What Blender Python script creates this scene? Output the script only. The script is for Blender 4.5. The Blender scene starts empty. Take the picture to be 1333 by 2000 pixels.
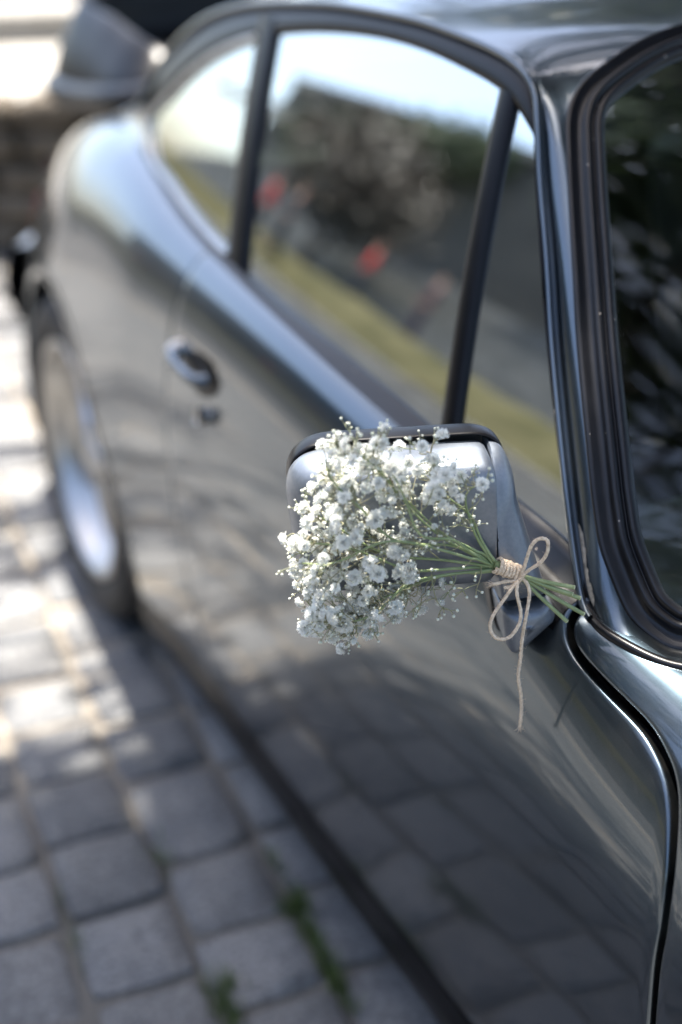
import bpy, bmesh, math, random
import numpy as np
from mathutils import Vector, Matrix
random.seed(7); rng = np.random.default_rng(7)
scene = bpy.context.scene
COL = scene.collection

# ------------------------------------------------------------------ camera
CAM = np.array([-1.3949, -0.3956, 1.4818])
YAW, PITCH, ROLL, FPX = 0.41282, 0.45143, -0.04396, 2812.6
f_ = np.array([math.sin(YAW)*math.cos(PITCH), math.cos(YAW)*math.cos(PITCH), -math.sin(PITCH)])
r_ = np.array([math.cos(YAW), -math.sin(YAW), 0.0]); u_ = np.cross(r_, f_)
cr, sr = math.cos(ROLL), math.sin(ROLL)
rx, ux = cr*r_ + sr*u_, -sr*r_ + cr*u_
cd = bpy.data.cameras.new('camera'); cam = bpy.data.objects.new('camera', cd); COL.objects.link(cam)
cam.matrix_world = Matrix(((rx[0], ux[0], -f_[0], CAM[0]), (rx[1], ux[1], -f_[1], CAM[1]), (rx[2], ux[2], -f_[2], CAM[2]), (0, 0, 0, 1)))
cd.sensor_fit = 'VERTICAL'; cd.sensor_height = 36.0; cd.lens = FPX/2000*36.0
cd.clip_start = 0.05; cd.clip_end = 2000
cd.dof.use_dof = True; cd.dof.focus_distance = 1.255; cd.dof.aperture_fstop = 1.75; cd.dof.aperture_blades = 0
scene.camera = cam

# ------------------------------------------------------------------ light
SUN = Vector((0.05, 0.32, 1.0)).normalized()
elev = math.asin(SUN.z); azim = math.atan2(SUN.x, SUN.y)
w = bpy.data.worlds.new('World'); scene.world = w; w.use_nodes = True
nt = w.node_tree; bg = nt.nodes['Background']
sky = nt.nodes.new('ShaderNodeTexSky'); sky.sky_type = 'NISHITA'; sky.sun_disc = False
sky.sun_elevation = elev; sky.sun_rotation = azim
sky.air_density = 1.0; sky.dust_density = 3.0; sky.ozone_density = 1.0
nt.links.new(sky.outputs[0], bg.inputs[0]); bg.inputs[1].default_value = 0.11
sl = bpy.data.lights.new('sun', 'SUN'); sl.energy = 5.0; sl.angle = math.radians(0.53); sl.color = (1.0, 0.94, 0.85)
so = bpy.data.objects.new('sun', sl); COL.objects.link(so); so.rotation_euler = SUN.to_track_quat('Z', 'Y').to_euler()
so.location = (5, 6, 15)
vs = scene.view_settings; vs.view_transform = 'Standard'; vs.look = 'None'; vs.gamma = 1.0; vs.exposure = 2.14
scene.render.engine = 'CYCLES'
scene.cycles.max_bounces = 10; scene.cycles.transparent_max_bounces = 16; scene.cycles.glossy_bounces = 5
scene.cycles.use_denoising = True
scene.cycles.sample_clamp_indirect = 8.0

# ------------------------------------------------------------------ material helpers
def new_mat(name):
    m = bpy.data.materials.new(name); m.use_nodes = True
    return m, m.node_tree.nodes, m.node_tree.links, m.node_tree.nodes['Principled BSDF']
def setp(b, **k):
    names = dict(col='Base Color', met='Metallic', rough='Roughness', coat='Coat Weight', coatr='Coat Roughness', ior='IOR', spec='Specular IOR Level', sss='Subsurface Weight', trans='Transmission Weight', sheen='Sheen Weight', alpha='Alpha')
    for a, v in k.items():
        b.inputs[names[a]].default_value = (*v, 1) if a == 'col' else v
def noisy(name, c1, c2, scale=20, rough=.8, bump=.0, bscale=None, detail=6, dist=.01, met=0, coords='Object', **k):
    m, n, l, b = new_mat(name)
    tc = n.new('ShaderNodeTexCoord'); tx = n.new('ShaderNodeTexNoise'); tx.inputs['Scale'].default_value = scale; tx.inputs['Detail'].default_value = detail
    l.new(tc.outputs[coords], tx.inputs['Vector'])
    rp = n.new('ShaderNodeValToRGB'); rp.color_ramp.elements[0].position = .32; rp.color_ramp.elements[1].position = .68
    rp.color_ramp.elements[0].color = (*c1, 1); rp.color_ramp.elements[1].color = (*c2, 1)
    l.new(tx.outputs[0], rp.inputs[0]); l.new(rp.outputs[0], b.inputs['Base Color'])
    setp(b, rough=rough, met=met, **k)
    if bump:
        t2 = n.new('ShaderNodeTexNoise'); t2.inputs['Scale'].default_value = bscale or scale*4; t2.inputs['Detail'].default_value = 5
        l.new(tc.outputs[coords], t2.inputs['Vector'])
        bp = n.new('ShaderNodeBump'); bp.inputs['Strength'].default_value = bump; bp.inputs['Distance'].default_value = dist
        l.new(t2.outputs[0], bp.inputs['Height']); l.new(bp.outputs[0], b.inputs['Normal'])
    return m
M = {}
def paint():
    m, n, l, b = new_mat('slate_metallic_paint')
    tc = n.new('ShaderNodeTexCoord')
    vo = n.new('ShaderNodeTexVoronoi'); vo.inputs['Scale'].default_value = 2600
    l.new(tc.outputs['Object'], vo.inputs['Vector'])
    hs = n.new('ShaderNodeHueSaturation'); hs.inputs['Saturation'].default_value = .0
    l.new(vo.outputs['Color'], hs.inputs['Color'])
    cm = n.new('ShaderNodeMix'); cm.data_type = 'RGBA'; cm.blend_type = 'MULTIPLY'; cm.inputs[0].default_value = .3
    cm.inputs[6].default_value = (.062, .088, .112, 1); l.new(hs.outputs[0], cm.inputs[7])
    l.new(cm.outputs[2], b.inputs['Base Color'])
    # fine dust in the clear coat
    d = n.new('ShaderNodeTexNoise'); d.inputs['Scale'].default_value = 9; d.inputs['Detail'].default_value = 8
    l.new(tc.outputs['Object'], d.inputs['Vector'])
    mr = n.new('ShaderNodeMapRange'); mr.inputs[1].default_value = .4; mr.inputs[2].default_value = .75; mr.inputs[3].default_value = .03; mr.inputs[4].default_value = .075
    l.new(d.outputs[0], mr.inputs[0]); l.new(mr.outputs[0], b.inputs['Coat Roughness'])
    setp(b, met=1.0, rough=.30, coat=1.0); b.inputs['Coat IOR'].default_value = 1.62
    # thin film of road dust, patchy, thicker towards the sill
    geo = n.new('ShaderNodeNewGeometry'); sx = n.new('ShaderNodeSeparateXYZ'); l.new(geo.outputs['Position'], sx.inputs[0])
    dn = n.new('ShaderNodeTexNoise'); dn.inputs['Scale'].default_value = 14; dn.inputs['Detail'].default_value = 10; dn.inputs['Roughness'].default_value = .7; l.new(geo.outputs['Position'], dn.inputs['Vector'])
    a1 = n.new('ShaderNodeMapRange'); a1.inputs[1].default_value = .42; a1.inputs[2].default_value = .72; a1.inputs[3].default_value = .004; a1.inputs[4].default_value = .035; l.new(dn.outputs[0], a1.inputs[0])
    a2 = n.new('ShaderNodeMapRange'); a2.inputs[1].default_value = .45; a2.inputs[2].default_value = .20; a2.inputs[3].default_value = 1.0; a2.inputs[4].default_value = 3.0; l.new(sx.outputs['Z'], a2.inputs[0])
    a3 = n.new('ShaderNodeMath'); a3.operation = 'MULTIPLY'; l.new(a1.outputs[0], a3.inputs[0]); l.new(a2.outputs[0], a3.inputs[1])
    df = n.new('ShaderNodeBsdfDiffuse'); df.inputs[0].default_value = (.24, .21, .175, 1); mxs = n.new('ShaderNodeMixShader'); out = n['Material Output']
    l.new(a3.outputs[0], mxs.inputs[0]); l.new(b.outputs[0], mxs.inputs[1]); l.new(df.outputs[0], mxs.inputs[2]); l.new(mxs.outputs[0], out.inputs[0])
    return m
M['paint'] = paint()
M['mirror_paint'] = noisy('mirror_housing_paint', (.150, .172, .205), (.175, .197, .23), 300, .50, met=.75, coat=.5)
M['spoiler_black'] = noisy('black_spoiler_gloss', (.005, .006, .011), (.008, .009, .016), 40, .35, coat=1.0)
def rubber_mat(name, c1, c2, rough, spec):
    m = noisy(name, c1, c2, 60, rough, .05, 300, dist=.001); n, l = m.node_tree.nodes, m.node_tree.links; b = n['Principled BSDF']; b.inputs['Specular IOR Level'].default_value = spec
    # a few specks of pale dust
    tc = n.new('ShaderNodeTexCoord'); vo = n.new('ShaderNodeTexVoronoi'); vo.inputs['Scale'].default_value = 95; l.new(tc.outputs['Object'], vo.inputs['Vector'])
    lt = n.new('ShaderNodeMath'); lt.operation = 'LESS_THAN'; lt.inputs[1].default_value = .10; l.new(vo.outputs['Distance'], lt.inputs[0])
    sc_ = n.new('ShaderNodeSeparateColor'); l.new(vo.outputs['Color'], sc_.inputs[0]); g2 = n.new('ShaderNodeMath'); g2.operation = 'GREATER_THAN'; g2.inputs[1].default_value = .82; l.new(sc_.outputs[0], g2.inputs[0])
    mu = n.new('ShaderNodeMath'); mu.operation = 'MULTIPLY'; l.new(lt.outputs[0], mu.inputs[0]); l.new(g2.outputs[0], mu.inputs[1])
    old = b.inputs['Base Color'].links[0].from_socket; mx = n.new('ShaderNodeMix'); mx.data_type = 'RGBA'; l.new(mu.outputs[0], mx.inputs[0]); l.new(old, mx.inputs[6]); mx.inputs[7].default_value = (.30, .26, .22, 1); l.new(mx.outputs[2], b.inputs['Base Color']); return m
M['rubber'] = rubber_mat('black_rubber', (.0025, .0025, .0035), (.005, .005, .0065), .33, .36)
M['trim'] = noisy('satin_black_trim', (.0022, .0022, .003), (.004, .004, .005), 40, .33, .03, 400, dist=.001, spec=.2)
M['tyre'] = noisy('tyre_rubber', (.012, .012, .013), (.025, .024, .023), 30, .75, .2, 120, dist=.003)
M['cavity'] = noisy('black_underside', (.006, .006, .006), (.012, .011, .010), 10, .9)
M['leather'] = noisy('black_leather', (.020, .019, .018), (.032, .030, .028), 30, .5, .15, 250, dist=.002)
M['carpet'] = noisy('dark_carpet', (.012, .012, .012), (.02, .02, .02), 60, .95)
M['chrome'] = noisy('polished_alloy', (.42, .41, .39), (.55, .53, .50), 12, .32, met=1.0)
M['satin_alloy'] = noisy('brushed_alloy', (.42, .42, .43), (.52, .52, .52), 20, .3, met=1.0)
M['dark_alloy'] = noisy('dark_wheel_enamel', (.02, .02, .022), (.03, .03, .033), 20, .4)
def glass_mat(name, tint, refl=1.0):
    m, n, l, b = new_mat(name); n.remove(b); out = n['Material Output']
    tr = n.new('ShaderNodeBsdfTransparent'); tr.inputs[0].default_value = (*tint, 1)
    gl = n.new('ShaderNodeBsdfGlossy'); gl.inputs['Roughness'].default_value = 0.0; gl.inputs['Color'].default_value = (.96, 1.0, 1.0, 1)
    fr = n.new('ShaderNodeFresnel'); fr.inputs['IOR'].default_value = 1.52
    # both faces of a thin pane reflect: 2R/(1+R)
    ad = n.new('ShaderNodeMath'); ad.operation = 'ADD'; ad.inputs[1].default_value = 1.0
    ml = n.new('ShaderNodeMath'); ml.operation = 'MULTIPLY'; ml.inputs[1].default_value = 2.0*refl
    dv = n.new('ShaderNodeMath'); dv.operation = 'DIVIDE'; dv.use_clamp = True
    l.new(fr.outputs[0], ad.inputs[0]); l.new(fr.outputs[0], ml.inputs[0]); l.new(ml.outputs[0], dv.inputs[0]); l.new(ad.outputs[0], dv.inputs[1])
    mx = n.new('ShaderNodeMixShader'); l.new(dv.outputs[0], mx.inputs[0]); l.new(tr.outputs[0], mx.inputs[1]); l.new(gl.outputs[0], mx.inputs[2])
    l.new(mx.outputs[0], out.inputs[0])
    return m
M['glass'] = glass_mat('green_tinted_glass', (.66, .76, .72), .66)
M['lens'] = noisy('red_lens', (.25, .012, .012), (.30, .02, .018), 30, .12, coat=1.0)

# ------------------------------------------------------------------ mesh helpers
def add(name, mesh, parent=None, mat=None, smooth=True):
    if mat is not None: mesh.materials.append(M[mat] if isinstance(mat, str) else mat)
    if smooth and len(mesh.polygons): mesh.polygons.foreach_set('use_smooth', [True]*len(mesh.polygons))
    o = bpy.data.objects.new(name, mesh); COL.objects.link(o)
    if parent is not None:
        o.parent = parent
        if parent.parent is not None:
            o.matrix_parent_inverse = (parent.parent.matrix_basis @ parent.matrix_basis).inverted() if False else Matrix()
    return o
def tag(o, label=None, cat=None, group=None, kind=None):
    for k, v in (('label', label), ('category', cat), ('group', group), ('kind', kind)):
        if v: o[k] = v
    return o
def empty(name, loc=(0, 0, 0)):
    o = bpy.data.objects.new(name, None); COL.objects.link(o); o.location = loc; o.empty_display_size = .1
    return o
def pydata(verts, faces, name='m'):
    me = bpy.data.meshes.new(name); me.from_pydata([tuple(map(float, v)) for v in verts], [], faces); me.update()
    return me
def grid(P, closed_u=False, closed_v=False, keep=None):
    nu, nv = P.shape[:2]; F = []
    for i in range(nu if closed_u else nu-1):
        for j in range(nv if closed_v else nv-1):
            if keep is not None and not keep[i, j]: continue
            i2, j2 = (i+1) % nu, (j+1) % nv
            F.append((i*nv+j, i2*nv+j, i2*nv+j2, i*nv+j2))
    return P.reshape(-1, 3), F
def gmesh(P, **k):
    v, f = grid(P, **k); me = pydata(v, f)
    bm = bmesh.new(); bm.from_mesh(me)
    loose = [x for x in bm.verts if not x.link_faces]
    bmesh.ops.delete(bm, geom=loose, context='VERTS')
    bm.to_mesh(me); bm.free(); return me
class MB:
    def __init__(s): s.v = []; s.f = []
    def add(s, v, f):
        o = len(s.v); s.v += [tuple(map(float, p)) for p in v]; s.f += [tuple(i+o for i in q) for q in f]; return s
    def mesh(s): return pydata(s.v, s.f)
def pchip(xs, ys):
    xs = np.asarray(xs, float); ys = np.asarray(ys, float)
    one = ys.ndim == 1
    if one: ys = ys[:, None]
    h = np.diff(xs)[:, None]; d = np.diff(ys, axis=0)/h; m = np.zeros_like(ys)
    for i in range(1, len(xs)-1):
        w1 = 2*h[i]+h[i-1]; w2 = h[i]+2*h[i-1]
        a, b = d[i-1], d[i]; ok = a*b > 0
        with np.errstate(all='ignore'):
            v = (w1+w2)/(w1/np.where(ok, a, 1)+w2/np.where(ok, b, 1))
        m[i] = np.where(ok, v, 0)
    m[0], m[-1] = d[0], d[-1]
    def ev(t):
        t = np.asarray(t, float); sh = t.shape; t = np.clip(t.ravel(), xs[0], xs[-1])
        i = np.clip(np.searchsorted(xs, t, side='right')-1, 0, len(xs)-2)
        hh = h[i, 0]; s = ((t-xs[i])/hh)[:, None]; hh = hh[:, None]
        r = (2*s**3-3*s**2+1)*ys[i]+(s**3-2*s**2+s)*hh*m[i]+(-2*s**3+3*s**2)*ys[i+1]+(s**3-s**2)*hh*m[i+1]
        return r[:, 0].reshape(sh) if one else r.reshape(*sh, -1)
    return ev
def cspline(xs, ys):
    "natural cubic spline"
    xs = np.asarray(xs, float); ys = np.asarray(ys, float); n = len(xs); h = np.diff(xs)
    A = np.zeros((n, n)); B = np.zeros((n,)+ys.shape[1:]); A[0, 0] = A[-1, -1] = 1
    for i in range(1, n-1):
        A[i, i-1], A[i, i], A[i, i+1] = h[i-1], 2*(h[i-1]+h[i]), h[i]
        B[i] = 6*((ys[i+1]-ys[i])/h[i]-(ys[i]-ys[i-1])/h[i-1])
    m = np.linalg.solve(A, B)
    def ev(t):
        t = np.asarray(t, float); tt = np.clip(t, xs[0], xs[-1]); i = np.clip(np.searchsorted(xs, tt, side='right')-1, 0, n-2)
        hh = h[i]; a = (xs[i+1]-tt); b = (tt-xs[i])
        if ys.ndim > 1: hh = hh[..., None]; a = a[..., None]; b = b[..., None]
        return (m[i]*a**3+m[i+1]*b**3)/(6*hh)+(ys[i]/hh-m[i]*hh/6)*a+(ys[i+1]/hh-m[i+1]*hh/6)*b
    return ev
def chord(pts):
    pts = np.asarray(pts, float); return np.concatenate([[0], np.cumsum(np.linalg.norm(np.diff(pts, axis=0), axis=1))])
def curve(pts, n, sp=cspline):
    pts = np.asarray(pts, float); s = chord(pts); return sp(s, pts)(np.linspace(0, s[-1], n))
def unit(v): return v/np.maximum(np.linalg.norm(v, axis=-1, keepdims=True), 1e-9)
def sweep(path, prof, side, closed=False, caps=True):
    """sweep profile (a,b): a along `side` (per point, made orthogonal to the tangent), b along side x tangent"""
    path = np.asarray(path, float); T = unit(np.gradient(path, axis=0))
    if closed: T = unit(np.roll(path, -1, 0)-np.roll(path, 1, 0))
    side = np.broadcast_to(np.asarray(side, float), path.shape); S = unit(side-(side*T).sum(1, keepdims=True)*T); N = np.cross(T, S)
    prof = np.asarray(prof, float)
    if prof.ndim == 2: prof = np.broadcast_to(prof, (len(path),)+prof.shape)
    P = path[:, None]+prof[..., 0:1]*S[:, None]+prof[..., 1:2]*N[:, None]
    return P
def circ(r, n=8, ry=None): 
    a = np.arange(n)/n*2*math.pi; return np.stack([r*np.cos(a), (ry or r)*np.sin(a)], 1)
def tube(path, r, n=8, mb=None, caps=True):
    path = np.asarray(path, float); r = np.broadcast_to(np.asarray(r, float), (len(path),))
    T = unit(np.gradient(path, axis=0)); ref = np.array([0, 0, 1.0]) if abs(T[:, 2]).mean() < .8 else np.array([1.0, 0, 0])
    S = np.zeros_like(T); s = ref-(ref@T[0])*T[0]; s /= np.linalg.norm(s)
    for i in range(len(T)):
        s = s-(s@T[i])*T[i]; s = s/np.linalg.norm(s); S[i] = s
    N = np.cross(T, S); a = np.arange(n)/n*2*math.pi
    P = path[:, None]+r[:, None, None]*(np.cos(a)[None, :, None]*S[:, None]+np.sin(a)[None, :, None]*N[:, None])
    v, f = grid(P, closed_v=True); k = len(path)
    if caps: f = f+[tuple(range(n))[::-1], tuple((k-1)*n+i for i in range(n))]
    mb = mb if mb is not None else MB(); mb.add(v, f); return mb
def box(mb, c, s, rz=0):
    x, y, z = c; a, b, d = s[0]/2, s[1]/2, s[2]/2; q = []
    for i in (-1, 1):
        for j in (-1, 1):
            for k in (-1, 1):
                px, py = i*a, j*b; q.append((x+px*math.cos(rz)-py*math.sin(rz), y+px*math.sin(rz)+py*math.cos(rz), z+k*d))
    mb.add(q, [(0, 1, 3, 2), (4, 6, 7, 5), (0, 4, 5, 1), (2, 3, 7, 6), (0, 2, 6, 4), (1, 5, 7, 3)]); return mb
def bevelled(me, w, seg=2):
    bm = bmesh.new(); bm.from_mesh(me); bmesh.ops.bevel(bm, geom=bm.edges[:], offset=w, segments=seg, affect='EDGES', profile=.7); bm.to_mesh(me); bm.free(); return me
def mirrorx(me):
    m2 = me.copy(); co = np.empty(len(m2.vertices)*3); m2.vertices.foreach_get('co', co); co[::3] *= -1; m2.vertices.foreach_set('co', co); m2.flip_normals(); return m2

BLOSSOMS = [[-0.9626,0.574,1.0282,0.0053],[-0.9679,0.5917,1.0157,0.0045],[-0.9615,0.5805,1.018,0.0053],[-0.9512,0.5767,1.0182,0.0058],[-0.9713,0.5679,1.0141,0.0051],[-0.9624,0.5623,1.0177,0.0044],[-0.9372,0.5968,0.9929,0.0055],[-0.9395,0.5675,1.0266,0.0053],[-0.9343,0.5645,1.0248,0.0044],[-0.9059,0.5947,1.0054,0.0046],[-0.936,0.578,1.0077,0.0067],[-0.9245,0.5739,0.9981,0.0054],[-0.928,0.5835,0.9868,0.0054],[-0.9195,0.5665,0.9941,0.0067],[-0.9004,0.5863,0.9937,0.0046],[-0.9024,0.569,0.9921,0.0045],[-0.9727,0.6035,0.9865,0.0044],[-0.9597,0.5956,0.9867,0.0041],[-0.9603,0.5836,0.9878,0.0063],[-0.9675,0.594,0.9823,0.005],[-0.9477,0.5724,0.9851,0.0045],[-0.9706,0.5659,0.9853,0.0051],[-0.9833,0.5827,0.9799,0.0058],[-0.9678,0.6008,0.9718,0.0046],[-0.9815,0.6136,0.9587,0.0044],[-0.9792,0.6043,0.9591,0.0046],[-0.9633,0.6098,0.959,0.0046],[-0.9288,0.5745,0.9754,0.0059],[-0.9205,0.5709,0.9818,0.0025],[-0.901,0.59,0.9716,0.0037],[-0.9376,0.5991,0.9508,0.0037],[-0.9777,0.5707,0.9695,0.0071],[-0.9945,0.5835,0.9617,0.0054],[-0.9701,0.6143,0.9425,0.0051],[-0.9565,0.5823,0.9515,0.0044],[-0.9666,0.5956,0.9427,0.0051],[-0.9415,0.5699,0.9567,0.0068],[-0.9343,0.5724,0.9589,0.0045],[-0.9265,0.568,0.9609,0.0045],[-0.9122,0.5754,0.9417,0.0041],[-0.9924,0.6019,0.9423,0.0041],[-0.9768,0.6134,0.9374,0.0037],[-0.9736,0.6007,0.934,0.0055],[-0.9397,0.6024,0.9331,0.0042],[-0.929,0.5951,0.9337,0.0047],[-0.9756,0.6175,0.924,0.0047],[-0.9716,0.5695,0.9435,0.0059],[-0.9501,0.6023,0.9275,0.0037],[-0.9429,0.6053,0.9192,0.0056],[-0.922,0.5953,0.9257,0.0056],[-0.9207,0.5774,0.9272,0.0056],[-0.9992,0.6109,0.9259,0.0048],[-0.9996,0.5848,0.9399,0.0041],[-0.9776,0.6099,0.9198,0.0054],[-1.0024,0.6046,0.9173,0.003],[-0.9976,0.5937,0.9176,0.005],[-0.9937,0.5765,0.9197,0.0049],[-0.9908,0.6327,0.8884,0.0043],[-0.9819,0.6393,0.8802,0.0031],[-0.9977,0.5814,0.9093,0.0053],[-0.9865,0.6276,0.8774,0.0049],[-0.9919,0.6021,0.8844,0.0046],[-0.986,0.5772,0.9284,0.0047],[-0.9702,0.5867,0.9048,0.0054],[-0.9757,0.5942,0.892,0.006],[-0.9789,0.5721,0.9009,0.0041],[-0.9702,0.6084,0.8999,0.0048],[-0.9889,0.5755,0.8993,0.0053],[-0.9889,0.5823,0.8893,0.0059],[-0.9654,0.6262,0.8613,0.005],[-0.9499,0.6281,0.8569,0.005],[-0.9527,0.5958,0.881,0.0055],[-0.9452,0.6079,0.9085,0.0055],[-0.9518,0.5604,0.9228,0.0064],[-0.9458,0.5591,0.9115,0.0065],[-0.9669,0.5773,0.9176,0.0035],[-0.9465,0.5869,0.8945,0.0046],[-0.9626,0.5683,0.9076,0.0059],[-0.933,0.5541,0.9313,0.0052],[-0.9094,0.5892,0.9052,0.0042],[-0.894,0.5554,0.9448,0.0026],[-0.8901,0.5876,0.9081,0.0034],[-0.9241,0.5603,0.9065,0.0065],[-0.9136,0.5631,0.8992,0.0066],[-0.9127,0.5923,0.872,0.0055],[-0.89,0.5814,0.8678,0.0037],[-0.9248,0.5698,0.8686,0.006],[-0.8984,0.6083,0.8477,0.0038],[-0.9343,0.5898,0.8432,0.0049],[-0.9436,0.5876,0.8372,0.0047],[-0.9262,0.6021,0.8654,0.0049],[-0.9483,0.5756,0.8883,0.0048],[-0.9488,0.5884,0.8659,0.0061],[-0.9345,0.5909,0.8621,0.0055],[-0.9466,0.5587,0.8735,0.0059],[-0.9465,0.5874,0.8506,0.0049],[-0.9576,0.6026,0.8598,0.0055],[-0.9814,0.5713,0.8834,0.0053],[-0.9696,0.5849,0.8638,0.006],[-0.9664,0.5837,0.8581,0.0073],[-0.9579,0.5948,0.8445,0.0055],[-0.957,0.6094,0.831,0.005],[-0.9591,0.5872,0.8383,0.0043],[-0.9422,0.6064,0.8675,0.0049],[-0.9989,0.5763,0.8817,0.0065],[-0.9951,0.5786,0.8741,0.0047],[-0.9698,0.6134,0.8473,0.0047],[-0.9745,0.635,0.8283,0.0057],[-0.9898,0.5902,0.8517,0.0042],[-0.9728,0.599,0.8382,0.0052],[-0.958,0.6036,0.8223,0.0027],[-0.9433,0.5797,0.8619,0.0048],[-0.9574,0.5874,0.8783,0.0048],[-0.9498,0.5813,0.8765,0.0048],[-0.9014,0.5606,1.0173,0.0045],[-0.8876,0.5679,0.9995,0.0052],[-0.8937,0.5502,0.9934,0.0061],[-0.8738,0.5725,0.98,0.0042],[-0.8842,0.5372,1.004,0.0044],[-0.8658,0.5593,0.9835,0.0052],[-0.8687,0.5689,0.9735,0.0053],[-0.878,0.5499,0.9755,0.0045],[-0.8582,0.5388,0.9821,0.0049],[-0.8791,0.5759,0.9685,0.0053],[-0.8914,0.5506,0.9761,0.0045],[-0.8898,0.5474,0.967,0.0041],[-0.8771,0.5561,0.9546,0.0046],[-0.8628,0.565,0.9416,0.0038]]
STEMS = [[[-0.8271,0.5649,0.887],[-0.8431,0.5685,0.9165],[-0.8541,0.5703,0.9419],[-0.8702,0.5752,0.9576],[-0.8808,0.5787,0.981],[-0.8838,0.5797,1.0]],[[-0.8284,0.5654,0.8876],[-0.851,0.567,0.9072],[-0.874,0.5687,0.924],[-0.8957,0.5716,0.947],[-0.911,0.5766,0.9666],[-0.9225,0.5804,0.9837],[-0.9326,0.5838,0.9999]],[[-0.8293,0.5657,0.8867],[-0.857,0.5653,0.907],[-0.8852,0.5651,0.9309],[-0.9078,0.5656,0.9567],[-0.9193,0.5694,0.9739],[-0.9426,0.5771,1.007],[-0.9542,0.5809,1.0172]],[[-0.8318,0.5665,0.885],[-0.8577,0.5721,0.8936],[-0.8837,0.5778,0.9012],[-0.9129,0.5852,0.9076],[-0.9369,0.5932,0.9195],[-0.9619,0.6014,0.9405],[-0.9818,0.608,0.9569]],[[-0.8318,0.5665,0.8839],[-0.873,0.5709,0.8921],[-0.9054,0.5723,0.8984],[-0.9342,0.5793,0.9134],[-0.9594,0.5876,0.9267],[-0.9918,0.5983,0.9349]],[[-0.8327,0.5668,0.883],[-0.8668,0.5732,0.8843],[-0.8938,0.5773,0.8825],[-0.9191,0.5843,0.8737],[-0.9355,0.5897,0.8658],[-0.9541,0.5959,0.8412]],[[-0.8318,0.5665,0.885],[-0.8553,0.5611,0.9016],[-0.8808,0.5563,0.9172],[-0.9126,0.5572,0.933],[-0.9358,0.5648,0.9368],[-0.9779,0.5787,0.921],[-1.0022,0.5867,0.9236]],[[-0.8301,0.5659,0.8868],[-0.8648,0.5593,0.9166],[-0.8876,0.5488,0.9348],[-0.907,0.5503,0.9404],[-0.9183,0.554,0.9665],[-0.9293,0.5577,0.998]],[[-0.8318,0.5665,0.8829],[-0.8864,0.5731,0.887],[-0.9156,0.5713,0.8861],[-0.9358,0.5748,0.8683],[-0.9563,0.5816,0.8584],[-0.9889,0.5923,0.8605]],[[-0.831,0.5662,0.8859],[-0.8734,0.5662,0.9172],[-0.9252,0.5691,0.9341],[-0.955,0.5752,0.971],[-0.9733,0.5812,0.9949],[-0.9769,0.5824,1.0058]],[[-0.8301,0.5659,0.8883],[-0.8464,0.568,0.917],[-0.854,0.5678,0.9385],[-0.8544,0.568,0.9636],[-0.8453,0.5649,0.9689]]]
CUTS = [[[-0.8111,0.5577,0.8766],[-0.7902,0.5448,0.8699],[-0.7689,0.5327,0.8646]],[[-0.8111,0.5577,0.8766],[-0.7877,0.5439,0.8642],[-0.7637,0.531,0.8533]],[[-0.8111,0.5577,0.8766],[-0.786,0.5434,0.8561],[-0.7601,0.5298,0.8368]],[[-0.8111,0.5577,0.8766],[-0.7931,0.5457,0.8532],[-0.7744,0.5346,0.8311]],[[-0.8111,0.5577,0.8766],[-0.791,0.545,0.8666],[-0.7704,0.5332,0.8581]]]
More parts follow.
